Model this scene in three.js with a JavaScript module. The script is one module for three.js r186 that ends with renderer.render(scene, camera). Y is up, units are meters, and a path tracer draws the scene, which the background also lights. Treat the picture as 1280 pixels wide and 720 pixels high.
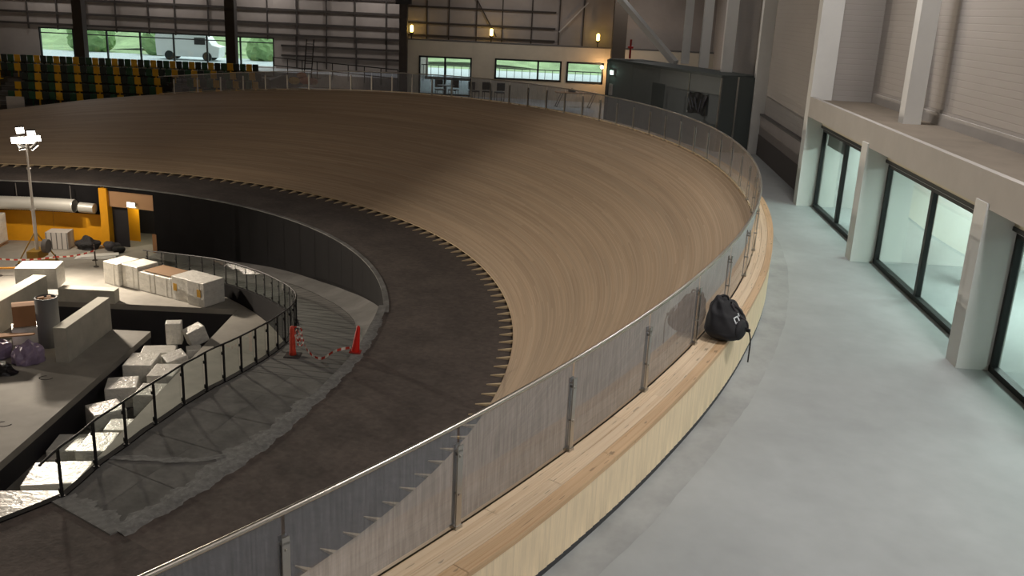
import * as THREE from 'three';
import { RectAreaLightUniformsLib } from 'three/addons/lights/RectAreaLightUniformsLib.js';
import { RoundedBoxGeometry } from 'three/addons/geometries/RoundedBoxGeometry.js';
import { mergeGeometries } from 'three/addons/utils/BufferGeometryUtils.js';

// ------------------------------------------------------------------ camera, sky, light, exposure
RectAreaLightUniformsLib.init();
const renderer = new THREE.WebGLRenderer({ antialias: true });
renderer.toneMapping = THREE.LinearToneMapping;
renderer.toneMappingExposure = 1.42;
renderer.shadowMap.enabled = true;
const scene = new THREE.Scene();
scene.background = new THREE.Color().setRGB(1.5, 1.64, 1.7);
const RAD = Math.PI / 180;
const camera = new THREE.PerspectiveCamera(34.23, 1280 / 720, 0.05, 400);
camera.position.set(0, 4.89, 0);
camera.rotation.order = 'YXZ';
camera.rotation.set(-16.81 * RAD, 0, 2.69 * RAD);
scene.add(camera);

// ------------------------------------------------------------------ helpers
let seed = 12345;
const rnd = () => { seed = (seed * 1664525 + 1013904223) >>> 0; return seed / 4294967296; };
const rr = (a, b) => a + (b - a) * rnd();
const used = {};
function numbered(n) { const k = used[n] = (used[n] ?? -1) + 1; return k ? `${n}_${String(k).padStart(3, '0')}` : n; }
const shade = o => { o.traverse(c => { if (c.isMesh) { c.castShadow = true; c.receiveShadow = true; } }); return o; };
function mesh(name, geo, m, parent) {
  const o = new THREE.Mesh(Array.isArray(geo) ? merge(geo) : geo, m);
  o.name = name; o.castShadow = true; o.receiveShadow = true;
  if (parent) parent.add(o);
  return o;
}
const merge = l => l.length === 1 ? l[0] : mergeGeometries(l.map(g => (g.index ? g.toNonIndexed() : g)).map(g => { for (const k of Object.keys(g.attributes)) if (!['position', 'normal', 'uv'].includes(k)) g.deleteAttribute(k); return g; }));
function tag(o, label, category, group, kind) {
  o.userData.label = label; o.userData.category = category;
  if (group) o.userData.group = group;
  if (kind) o.userData.kind = kind;
  return o;
}
function thing(name, label, category, pos = [0, 0, 0], turn = 0, group, kind) {
  const o = new THREE.Group(); o.name = numbered(name); o.position.set(...pos); o.rotation.y = turn; scene.add(o);
  return tag(o, label, category, group, kind);
}
function single(name, geo, m, label, category, group, kind) {
  const o = mesh(numbered(name), geo, m); scene.add(o); return tag(o, label, category, group, kind);
}
const structure = (name, geo, m, label, category) => single(name, geo, m, label, category, null, 'structure');
// box with uv in metres
function box(w, h, d, x = 0, y = 0, z = 0, ry = 0, rx = 0, rz = 0) {
  const g = new THREE.BoxGeometry(w, h, d), uv = g.attributes.uv, n = g.attributes.normal;
  for (let i = 0; i < uv.count; i++) {
    const ax = Math.abs(n.getX(i)) > .5, ay = Math.abs(n.getY(i)) > .5;
    uv.setXY(i, uv.getX(i) * (ax ? d : w), uv.getY(i) * (ay ? d : h));
  }
  if (rz) g.rotateZ(rz); if (rx) g.rotateX(rx); if (ry) g.rotateY(ry);
  return g.translate(x, y, z);
}
function rbox(w, h, d, r, x = 0, y = 0, z = 0, ry = 0, seg = 2) {
  const g = new RoundedBoxGeometry(w, h, d, seg, r); if (ry) g.rotateY(ry); return g.translate(x, y, z);
}
function bar(a, b, r, seg = 8) { // round bar from a to b
  const A = new THREE.Vector3(...a), B = new THREE.Vector3(...b), L = A.distanceTo(B);
  const g = new THREE.CylinderGeometry(r, r, L, seg);
  g.applyQuaternion(new THREE.Quaternion().setFromUnitVectors(new THREE.Vector3(0, 1, 0), B.clone().sub(A).normalize()));
  return g.translate((A.x + B.x) / 2, (A.y + B.y) / 2, (A.z + B.z) / 2);
}
function beam(a, b, w, h) { // rectangular bar from a to b
  const A = new THREE.Vector3(...a), B = new THREE.Vector3(...b), L = A.distanceTo(B), m = new THREE.Matrix4();
  const g = box(w, h, L); m.lookAt(A, B, Math.abs(B.y - A.y) > .9 * L ? new THREE.Vector3(0, 0, 1) : new THREE.Vector3(0, 1, 0));
  g.applyMatrix4(m); return g.translate((A.x + B.x) / 2, (A.y + B.y) / 2, (A.z + B.z) / 2);
}
function grid(fn, nu, nv, uvf) { // fn(u,v) -> [x,y,z]
  const p = [], uv = [], ix = [];
  for (let i = 0; i <= nu; i++) for (let j = 0; j <= nv; j++) {
    p.push(...fn(i / nu, j / nv)); uv.push(...(uvf ? uvf(i / nu, j / nv) : [i / nu, j / nv]));
  }
  for (let i = 0; i < nu; i++) for (let j = 0; j < nv; j++) {
    const a = i * (nv + 1) + j, b = a + nv + 1; ix.push(a, b, a + 1, b, b + 1, a + 1);
  }
  const g = new THREE.BufferGeometry();
  g.setAttribute('position', new THREE.Float32BufferAttribute(p, 3)); g.setAttribute('uv', new THREE.Float32BufferAttribute(uv, 2));
  g.setIndex(ix); g.computeVertexNormals(); return g;
}
const lerp = (a, b, t) => a + (b - a) * t;
function table(pts) { // piecewise linear with smooth ease, pts sorted by x
  return x => {
    if (x <= pts[0][0]) return pts[0][1];
    for (let i = 1; i < pts.length; i++) if (x <= pts[i][0]) { const t = (x - pts[i - 1][0]) / (pts[i][0] - pts[i - 1][0]); return lerp(pts[i - 1][1], pts[i][1], t); }
    return pts[pts.length - 1][1];
  };
}
// ------------------------------------------------------------------ textures
const hash = (x, y, s) => { let h = (x * 374761393 + y * 668265263 + s * 1442695041) | 0; h = Math.imul(h ^ (h >>> 13), 1274126177); return ((h ^ (h >>> 16)) >>> 0) / 4294967296; };
function vnoise(x, y, px, py, s) {
  const xi = Math.floor(x), yi = Math.floor(y), fx = x - xi, fy = y - yi, u = fx * fx * (3 - 2 * fx), v = fy * fy * (3 - 2 * fy);
  const m = (a, n) => ((a % n) + n) % n;
  const h = (a, b) => hash(m(a, px), m(b, py), s);
  return lerp(lerp(h(xi, yi), h(xi + 1, yi), u), lerp(h(xi, yi + 1), h(xi + 1, yi + 1), u), v);
}
function fbm(u, v, f, oct, s, fy = f) { let a = 0, w = .5, t = 0; for (let o = 0; o < oct; o++) { a += w * vnoise(u * f, v * fy, f, fy, s + o); t += w; w *= .55; f *= 2; fy *= 2; } return a / t; }
function tex(w, h, fn, rep, srgb = true) {
  const d = new Uint8Array(w * h * 4);
  for (let y = 0; y < h; y++) for (let x = 0; x < w; x++) {
    const c = fn(x / w, y / h), i = (y * w + x) * 4;
    for (let k = 0; k < 3; k++) d[i + k] = Math.max(0, Math.min(255, (Array.isArray(c) ? c[k] : c) * 255));
    d[i + 3] = 255;
  }
  const t = new THREE.DataTexture(d, w, h); t.wrapS = t.wrapT = THREE.RepeatWrapping; t.magFilter = THREE.LinearFilter; t.minFilter = THREE.LinearMipmapLinearFilter; t.generateMipmaps = true;
  if (srgb) t.colorSpace = THREE.SRGBColorSpace;
  if (rep) t.repeat.set(rep[0], rep[1]);
  t.needsUpdate = true; return t;
}
const mulc = (c, k) => c.map(v => v * k);
const mixc = (a, b, t) => a.map((v, i) => lerp(v, b[i], t));
function std(o) { return new THREE.MeshStandardMaterial({ roughness: .8, side: THREE.DoubleSide, ...o }); }
function phys(o) { return new THREE.MeshPhysicalMaterial({ roughness: .8, side: THREE.DoubleSide, ...o }); }
const plain = (hex, rough = .7, metal = 0) => std({ color: hex, roughness: rough, metalness: metal });
function mottled(c, amp, f, s, size, tile) { // mottled mineral surface
  return tex(size, size, (u, v) => { const n = fbm(u, v, f, 5, s), q = fbm(u, v, f * 6, 3, s + 9); return mulc(c, 1 + amp * (n - .5) * 2 + amp * .5 * (q - .5)); }, [1 / tile, 1 / tile]);
}
const concreteTex = tex(1024, 1024, (u, v) => {
  const n = fbm(u, v, 4, 6, 3), q = fbm(u, v, 40, 3, 8), k = fbm(u, v, 7, 5, 21, 3);
  return mulc([.625, .64, .643], 1 + .16 * (n - .5) + .06 * (q - .5) + .1 * (k - .5));
}, [1 / 9, 1 / 9]);
const infieldTex = mottled([.55, .535, .505], .16, 5, 41, 512, 8);
const rampTex = tex(512, 512, (u, v) => {
  const n = fbm(u, v, 5, 5, 61), g = Math.abs(((u * 11) % 1) - .5) < .09 ? .62 : 1, q = fbm(u, v, 24, 3, 66);
  return mulc([.41, .405, .395], (1 + .3 * (n - .5) + .08 * (q - .5)) * lerp(1, g, .35 + .65 * fbm(u, v, 6, 3, 67)));
}, [1 / 6, 1 / 6]);
const apronTex = tex(1024, 1024, (u, v) => {
  const n = fbm(u, v, 6, 5, 71), q = fbm(u, v, 64, 3, 75), sc = fbm(u, v, 3, 5, 79, 40);
  return mulc([.345, .31, .29], 1 + .34 * (n - .5) + .3 * (q - .5) + .12 * (sc - .5));
}, [1 / 7, 1 / 7]);
const apronBump = tex(512, 512, (u, v) => fbm(u, v, 60, 3, 85), [1 / 3, 1 / 3], false);
// long narrow strips of pine, u along the track, v across
const trackTex = tex(1024, 1024, (u, v) => {
  const N = 168, s = Math.floor(v * N), off = hash(s, 5, 3), L = Math.floor((u + off) * 3), t = hash(s, L % 3, 91), f = v * N - s;
  const g = fbm(u, v, 8, 3, 93, 512), w = fbm(u, v, 2, 3, 97, 20);
  let k = 1 + .075 * (t - .5) + .07 * (g - .5) + .12 * (w - .5); if (f < .14) k *= .91;
  return mulc(mixc([.72, .64, .545], [.69, .6, .5], hash(s, L % 3, 95)), k);
}, [1 / 14, 1 / 7.2]);
const boardTex = tex(512, 512, (u, v) => {
  const g = fbm(u, v, 40, 4, 101, 3), k = fbm(u, v, 3, 4, 105), d = fbm(u + .05 * k, v, 90, 2, 107, 2);
  return mulc([.93, .85, .72], 1 + .12 * (g - .5) + .1 * (k - .5) + .06 * (d - .5));
}, [1 / .9, 1 / 1.4]);
const plankTex = tex(1024, 512, (u, v) => {
  const g = fbm(u, v, 3, 4, 111, 48), k = fbm(u, v, 4, 4, 115, 6), kn = fbm(u, v, 16, 2, 118, 24);
  let c = mixc([.88, .79, .67], [.8, .685, .55], Math.max(0, Math.min(1, (g - .42) * 2.2)));
  c = mulc(c, 1 + .1 * (k - .5)); if (kn > .83) c = mulc(c, .78); return c;
}, [1 / 2.6, 1 / .5]);
const sidingBump = tex(64, 512, (u, v) => { const f = (v * 16) % 1; return f < .1 ? 0 : .85 + .15 * f; }, [1, 1 / 2.2], false);
const sidingTex = tex(256, 512, (u, v) => { const f = (v * 16) % 1, n = fbm(u, v, 3, 4, 121); return mulc([.64, .618, .6], (f < .1 ? .97 : 1) * (1 + .06 * (n - .5))); }, [1 / 6, 1 / 2.2]);
const wrapTex = tex(512, 512, (u, v) => { const n = fbm(u, v, 8, 5, 131), q = fbm(u, v, 5, 4, 135, 40); return mulc([.86, .85, .82], 1 + .14 * (n - .5) + .1 * (q - .5)); }, [1, 1]);
const wrapBump = tex(512, 512, (u, v) => fbm(u + .2 * fbm(u, v, 6, 3, 141), v, 10, 4, 143), [1, 1], false);
const panelTex = mottled([.6, .565, .54], .07, 5, 151, 512, 7);
const glassFilm = tex(512, 512, (u, v) => { const s = fbm(u, v, 90, 2, 161, 5), n = fbm(u, v, 5, 4, 165); return mulc([.78, .8, .835], 1 + .22 * (s - .5) + .06 * (n - .5)); }, [1 / 1.2, 1 / 1.2]);
const grassTex = mottled([.56, .64, .47], .2, 12, 171, 512, 12);

// ------------------------------------------------------------------ materials
const M = {
  concourse: std({ map: concreteTex, roughness: .62 }),
  infield: std({ map: infieldTex, roughness: .75 }),
  slab: std({ map: infieldTex, roughness: .8 }),
  ramp: std({ map: rampTex, roughness: .85 }),
  rampSlab: std({ map: mottled([.40, .395, .385], .26, 7, 175, 512, 3.5), roughness: .88 }),
  slurry: std({ map: mottled([.47, .47, .462], .24, 14, 177, 256, 1.5), roughness: .9 }),
  band: std({ map: mottled([.44, .435, .43], .16, 6, 181, 512, 4), roughness: .9 }),
  kerb: std({ map: mottled([.45, .45, .442], .26, 10, 185, 256, 3), roughness: .9 }),
  apron: std({ map: apronTex, bumpMap: apronBump, bumpScale: .004, roughness: .86 }),
  blackWall: phys({ specularIntensity: .25, map: mottled([.095, .092, .098], .14, 6, 191, 512, 4), roughness: .85 }),
  blackPanel: plain('#232226', .6),
  track: std({ map: trackTex, roughness: .55 }),
  joist: plain('#d3be9b', .8),
  void: plain('#171412', 1),
  board: std({ map: boardTex, roughness: .7 }),
  plank: std({ map: plankTex, roughness: .6 }),
  plinth: plain('#3c3d40', .8),
  steel: plain('#b9b6b0', .28, .95),
  rail: plain('#c2bdb4', .3, .95),
  darkSteel: plain('#1b1c1e', .5, .3),
  glass: phys({ map: glassFilm, transmission: .84, thickness: 0, roughness: .03, ior: 1.5 }),
  clear: phys({ color: '#eef4f1', transmission: 1, thickness: 0, roughness: .0, ior: 1.5 }),
  greenGlass: phys({ color: '#eaf3ee', transmission: 1, thickness: 0, roughness: .0, ior: 1.5 }),
  white: std({ map: mottled([.84, .84, .83], .03, 5, 201, 256, 4), roughness: .75 }),
  fascia: std({ map: mottled([.71, .69, .67], .04, 5, 205, 256, 4), roughness: .75 }),
  upstand: std({ map: mottled([.7, .69, .65], .08, 6, 243, 256, 2), roughness: .85 }),
  soffit: plain('#bdb6a2', .8),
  ledge: std({ map: mottled([.5, .46, .41], .1, 6, 208, 256, 4), roughness: .8 }),
  siding: std({ map: sidingTex, bumpMap: sidingBump, bumpScale: .002, roughness: .7 }),
  dado: std({ map: mottled([.6, .57, .555], .06, 5, 211, 256, 4), roughness: .8 }),
  dadoDark: plain('#625c5a', .8),
  panel: std({ map: panelTex, roughness: .8 }),
  girt: plain('#3a332f', .8),
  greySteel: plain('#5d5a58', .7),
  cream: std({ map: mottled([.75, .71, .64], .05, 5, 215, 256, 4), roughness: .8 }),
  greyWall: std({ map: mottled([.43, .45, .45], .06, 4, 221, 256, 5), roughness: .7 }),
  slate: plain('#4a5150', .7),
  frame: plain('#17191a', .5),
  ceiling: plain('#7b7772', .9),
  yellow: std({ map: mottled([.88, .62, .06], .06, 4, 231, 256, 4), roughness: .65 }),
  tan: plain('#b08a66', .8),
  wrap: phys({ map: wrapTex, bumpMap: wrapBump, bumpScale: .02, roughness: .32, clearcoat: .3, clearcoatRoughness: .3 }),
  cardboard: plain('#9a7350', .9),
  brownBoard: plain('#86694c', .85),
  litTopPaint: std({ map: mottled([.8, .79, .74], .06, 6, 241, 256, 2), roughness: .85 }),  // upstand tops painted lighter for the tower light falling on them
  seatYellow: plain('#d9a400', .5), seatGreen: plain('#0f4a2c', .5), seatDark: plain('#0b1f1c', .5),
  grass: std({ map: grassTex, roughness: 1 }),
  asphaltOut: plain('#c3cacd', .9),
  leaf: plain('#7c9a66', 1),
};
const lampMat = (hex, k) => new THREE.MeshStandardMaterial({ color: '#ffffff', emissive: hex, emissiveIntensity: k });

// ------------------------------------------------------------------ plan of the track
const CX = -22.4, CZ = -24.48, R0 = 22.49, YI = -3.93, TW = 7.2, YA = -4.05, YF = -7, AS = -94;
const bankDeg = a => Math.max(12, 42.73 / (1 + Math.exp((Math.abs(a + 4.03) - 90.06) / 20.01)));
const SDX = Math.sin(AS * RAD), SDZ = -Math.cos(AS * RAD); // direction of the far straight, away from the bend
function at(a, r, y) { // a: degrees round the bend; below AS the straight goes on
  if (a >= AS) return [CX + r * Math.cos(a * RAD), y, CZ + r * Math.sin(a * RAD)];
  const t = (AS - a) * RAD * R0;
  return [CX + r * Math.cos(AS * RAD) + SDX * t, y, CZ + r * Math.sin(AS * RAD) + SDZ * t];
}
const topY = a => YI + TW * Math.sin(bankDeg(a) * RAD), topR = a => R0 + TW * Math.cos(bankDeg(a) * RAD);
const arcLen = a => -a * RAD * R0;
// strip between two radii and heights along the bend; rf, yf give [r, y] at v = 0..1
function sweep(a0, a1, prof, step = 1, uvw = 1) { // prof(a, j) list of [r,y] at each a -> surface
  const n = Math.max(1, Math.round(Math.abs(a1 - a0) / step)), m = prof(a0).length - 1;
  const w = [0]; { const p = prof((a0 + a1) / 2); for (let j = 1; j <= m; j++) w[j] = w[j - 1] + Math.hypot(p[j][0] - p[j - 1][0], p[j][1] - p[j - 1][1]); }
  return grid((u, v) => { const a = lerp(a0, a1, u), q = prof(a)[Math.round(v * m)]; return at(a, q[0], q[1]); }, n, m, (u, v) => [arcLen(lerp(a0, a1, u)) * uvw, w[Math.round(v * m)]]);
}
// same, flat shaded between the profile segments
function solidSweep(a0, a1, prof, step = 1) {
  const gs = [], m = prof(a0).length - 1;
  for (let j = 0; j < m; j++) gs.push(sweep(a0, a1, a => [prof(a)[j], prof(a)[j + 1]], step));
  return merge(gs);
}
const A0 = 78, A1 = -190;

// ------------------------------------------------------------------ the timber track
{
  const t = thing('cycle_track', 'banked timber cycling track of long pale pine strips curving around the dark apron', 'track', [0, 0, 0], 0, null, 'structure');
  mesh('riding_surface', sweep(A0, A1, a => { const b = bankDeg(a) * RAD, o = []; for (let i = 0; i <= 8; i++) o.push([R0 + TW * i / 8 * Math.cos(b), YI + TW * i / 8 * Math.sin(b)]); return o; }, 1), M.track, t);
  mesh('lower_edge', solidSweep(A0, A1, a => [[R0, YI], [R0, YI - .035], [R0 + .5, YI - .035 + .5 * Math.tan(bankDeg(a) * RAD)]], 1), M.joist, t);
  mesh('bearer_wall', sweep(A0, A1, a => [[R0 + 2.4, YA], [R0 + 2.4, YI + 2.4 * Math.tan(bankDeg(a) * RAD) - .04]], 1), M.joist, t);
  // tapered joist ends running out over the apron
  const jg = box(.66, .118, .17, 0, .059, 0), jp = jg.attributes.position;
  for (let i = 0; i < jp.count; i++) if (jp.getX(i) < 0) jp.setXYZ(i, -.38, jp.getY(i) * .15, jp.getZ(i) * .12); else jp.setX(i, .28);
  jg.computeVertexNormals();
  const step = .62 / R0 / RAD;
  for (let a = 62; a > -128; a -= step) {
    const j = mesh('joist_end', jg, M.joist, t), p = at(a, R0, YA); j.position.set(...p);
    j.rotation.y = -Math.max(a, AS) * RAD;
  }
}
// ------------------------------------------------------------------ apron, inner walls, ramp
const RW = 18.72; // radius of the inner wall
const RB = table([[-70, 16.05], [19, 16.05], [24, 16.25], [29, 16.65], [33, 17.22], [90, 17.25]]); // inner edge of ramp and apron
const rampY = table([[-190, YF], [-66, YF], [-58, -6.8], [-50, -6.55], [-40, -6.3], [-30, -6.0], [-22, -5.65], [-12, -5.12], [0, -4.55], [8, -4.25], [15, YA], [90, YA]]);
{
  const kerbR = table([[-8, 18.66], [-2, 18.5], [10, 18.44], [16, 18.5], [22, 18.7], [28, 18.85], [33, 18.98]]);
  const end = 33.4;
  const inner = a => a > end ? RB(a) : a > -8 ? kerbR(a) : RW;
  structure('apron', merge([sweep(A0, end, a => [0, .25, .5, .75, 1].map(k => [lerp(RB(a), R0 + 2.5, k), YA]), 1), sweep(end, A1, a => [0, .25, .5, .75, 1].map(k => [lerp(inner(a), R0 + 2.5, k), YA]), .5)]), M.apron, 'dark brown asphalt apron inside the lower edge of the banked track', 'apron');
  // curb of paler concrete round the ramp mouth
  structure('ramp_kerb', merge([
    solidSweep(end, -8, a => [[kerbR(a) + .13, YA - .03], [kerbR(a) + .13, YA + .022], [kerbR(a) - .1, YA + .022], [kerbR(a) - .1, rampY(a) - .05]], .5),
    ...[0].map(() => { const g = []; for (let i = 0; i < 8; i++) { const r0 = lerp(17.22, 18.98, i / 8), r1 = lerp(17.22, 18.98, (i + 1) / 8); const p = at(end, r0, YA + .012), q = at(end, r1, YA + .012); g.push(beam(p, q, .26, .03)); } return merge(g); }),
  ]), M.kerb, 'pale grey concrete kerb strip rimming the curved ramp mouth', 'kerb');
  const rmp = thing('ramp', 'grey concrete ramp with brushed grooves curving down to the infield', 'ramp', [0, 0, 0], 0, null, 'structure');
  const rampProf = a => { const o = a > -8 ? kerbR(a) - .08 : 17.85, i = RB(a); return [0, .33, .66, 1].map(k => [lerp(i, o, k), rampY(a)]); };
  mesh('bedding', sweep(end, 9, a => rampProf(a).map(p => [p[0], p[1] - .012]), 1), M.rampSlab, rmp);
  const slabMats = [0, 1, 2].map(i => { const m = M.rampSlab.clone(); m.color.setScalar([1, .93, .97][i]); return m; });
  for (let a = end, i = 0; a > 9.5; a -= 4.78, i++) for (const [k0, k1] of [[0, .52], [.525, 1]]) { const b = Math.max(a - 4.78 + .05, 9.5); mesh('slab', sweep(a, b, q => [0, .5, 1].map(t => [lerp(RB(q), kerbR(q) - .08, lerp(k0, k1, t)), rampY(q)]), .6), slabMats[(i * 2 + (k0 ? 1 : 0)) % 3], rmp); }
  mesh('grooved_surface', sweep(9.45, -72, rampProf, .5), M.ramp, rmp);
  // pale cement slurry spread along the kerb and across the mouth, with ragged edges
  const wob = (x, s) => .6 * Math.sin(x * 2.3 + s) + .3 * Math.sin(x * 5.9 + 2 * s) + .25 * Math.sin(x * 13.1 + s * 3);
  mesh('slurry', sweep(end, -4, a => [[kerbR(a) + .2 + .05 * wob(a, 1), YA + .005], [kerbR(a) + .12, YA + .028], [kerbR(a) - .1, YA + .029]], .25), M.slurry, rmp);
  mesh('slurry', sweep(end, 14, a => [[kerbR(a) - .09, YA + .01], [kerbR(a) - .26 - .1 * wob(a, 4) - .22 * Math.exp(-(((a - 24) / 3) ** 2)), YA + .004]], .25), M.slurry, rmp);
  const cr = [[16.4, 28.6], [16.9, 27.4], [17.5, 26.5], [18.0, 25.6], [18.4, 24.2]];
  mesh('slurry', grid((u, v) => { const f = u * (cr.length - 1), i = Math.min(cr.length - 2, Math.floor(f)), r = lerp(cr[i][0], cr[i + 1][0], f - i), a = lerp(cr[i][1], cr[i + 1][1], f - i); return at(a + (v - .5) * (.75 + .3 * wob(u * 9, 2)), r, YA + .013); }, 40, 3, (u, v) => [u * 2, v * .3]), M.slurry, rmp);
  mesh('slurry', grid((u, v) => { const r = lerp(17.25, 18.9, u), a = end - .1 - (v * (.9 + .35 * wob(u * 7, 3))); return at(a, Math.max(r, RB(a)), YA + .017); }, 30, 3, (u, v) => [u * 2, v * .3]), M.slurry, rmp);
  // sloping smooth band between ramp and outer wall
  const bandIn = a => a > -8 ? lerp(17.85, 18.36, Math.min(1, (a + 8) / 14)) : 17.85;
  structure('ramp_bank', sweep(6, -72, a => [0, .5, 1].map(k => { const ri = bandIn(a), ro = a > -8 ? kerbR(a) - .08 : RW, lift = a > -8 ? Math.min(.5, YA - rampY(a)) : lerp(.5, .12, Math.min(1, (-8 - a) / 30)); return [lerp(ri, ro, k), rampY(a) + .012 + lift * k * k]; }), .5), M.band, 'smooth pale grey concrete bank at the foot of the black curved wall', 'bank');
  // black curved wall below the apron, with panels
  const wl = thing('inner_wall', 'tall black panelled wall curving beneath the apron edge', 'wall', [0, 0, 0], 0, null, 'structure');
  const WEND = -72.5;
  mesh('backing', solidSweep(-6, WEND, a => [[RW + .02, YA - .01], [RW + .02, YF - .1]], 1), M.blackWall, wl);
  for (let a = -6, i = 0; a > WEND; a -= 3.75, i++) {
    const b = Math.max(a - 3.75 + .06, WEND);
    mesh('panel', solidSweep(a, b, q => [[RW + .02, YA - .02], [RW - .012, YA - .02], [RW - .012, rampY(q) - .1]], .6), M.blackWall, wl);
  }
  mesh('coping', solidSweep(-6, A1, a => [[RW + .14, YA + .012], [RW - .025, YA + .012], [RW - .025, YA - .02]], 1), M.kerb, wl);
  // left part of the wall: black frieze over a yellow wall
  const upper = -80.5;
  mesh('frieze', solidSweep(-81, A1, a => [[RW + .02, YA - .01], [RW + .02, -5.45]], 1), M.blackWall, wl);
  const yw = thing('yellow_wall', 'mustard yellow painted wall under the black frieze at infield level', 'wall', [0, 0, 0], 0, null, 'structure');
  for (let a = -81, i = 0; a > A1; a -= 8) mesh('panel', sweep(a, Math.max(a - 7.97, A1), q => [[RW + .28, -5.34], [RW + .28, YF]], 1), M.yellow, yw);
  mesh('capping', solidSweep(-81, A1, q => [[RW + .02, -5.38], [RW + .4, -5.34]], 1), M.yellow, yw);
  // retaining wall under ramp and apron, facing the infield
  structure('ramp_wall', merge([solidSweep(A0, -70, a => [[RB(a), rampY(a) + .03], [RB(a) - .14, rampY(a) + .03], [RB(a) - .14, YF - 3]], .5), solidSweep(A0, -70, a => [[RB(a), rampY(a) + .03], [RB(a), rampY(a) - .3]], .5)]), M.blackWall, 'black retaining wall along the inner side of the curved ramp', 'wall');
}
// ------------------------------------------------------------------ infield floor with stair pit
const PX0 = -21, PX1 = -10.7, PZ0 = -34.7, PZ1 = -31.8, TX0 = -13.0, TZ1 = -15.2;
{
  const g = [];
  const s = new THREE.Shape();
  const pts = []; for (let a = -190; a <= 86; a += 3) { const p = at(a, a < -70 ? RW + 4.5 : Math.min(RW, 18.6), 0); pts.push([p[0], p[2]]); }
  pts.push([-70, CZ + 18.6]); pts.push([-70, pts[0][1]]);
  pts.forEach((p, i) => i ? s.lineTo(p[0], -p[1]) : s.moveTo(p[0], -p[1]));
  const h = new THREE.Path();
  [[PX0, PZ0], [PX1, PZ0], [PX1, TZ1], [TX0, TZ1], [TX0, PZ1], [PX0, PZ1]].forEach((p, i) => i ? h.lineTo(p[0], -p[1]) : h.moveTo(p[0], -p[1]));
  s.holes.push(h);
  structure('infield_floor', new THREE.ExtrudeGeometry(s, { depth: .22, bevelEnabled: false, curveSegments: 4 }).rotateX(-Math.PI / 2).translate(0, YF - .22, 0), M.infield, 'grey concrete infield floor below the track', 'floor');
  // walls of the pit and of the stair trench
  const d = 2.6, y0 = YF - .22 - d / 2, w = .2;
  [[PX1 - PX0 + 2 * w, d, w, (PX0 + PX1) / 2, y0, PZ0 - w / 2, 'beneath the row of white blocks'], [TX0 - PX0 - .01, d, w, (PX0 + TX0) / 2, y0, PZ1 + w / 2, 'beneath the slab with the upstand'], [w, d, PZ1 - PZ0, PX0 - w / 2, y0, (PZ0 + PZ1) / 2, 'at the closed end'],
    [w, d, TZ1 - PZ1 - w, TX0 - w / 2, y0, (TZ1 + PZ1) / 2 + w / 2, 'beside the heap of white blocks'], [w, d, TZ1 - PZ0, PX1 + w / 2, y0, (TZ1 + PZ0) / 2, 'on the ramp side'], [PX1 - TX0 + 2 * w, d, w, (PX1 + TX0) / 2, y0, TZ1 + w / 2, 'at the top of the stair']]
    .forEach(([a, b, c, x, y, z, l]) => structure('stairwell_wall', box(a, b, c, x, y, z), M.blackPanel, 'black wall of the sunken stairwell ' + l, 'wall'));
  structure('pit_floor', merge([box(PX1 - PX0, .2, PZ1 - PZ0, (PX0 + PX1) / 2, YF - 2.7, (PZ0 + PZ1) / 2)]), M.slab, 'dim concrete floor at the bottom of the sunken stairwell', 'floor');
  // stair of the trench, falling towards the pit
  const st = thing('stair', 'concrete stair in the trench leading down into the sunken stairwell', 'stair', [0, 0, 0], 0, null, 'structure');
  const n = 9; mesh('landing', box(PX1 - TX0, .2, 8.6, (PX1 + TX0) / 2, YF - .95, -19.5), M.slab, st);
  for (let i = 0; i < n; i++) mesh('step', box(PX1 - TX0, .19, .9, (PX1 + TX0) / 2, YF - 1.03 - i * .185, -24.2 - i * .83), M.slab, st);
}
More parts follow.
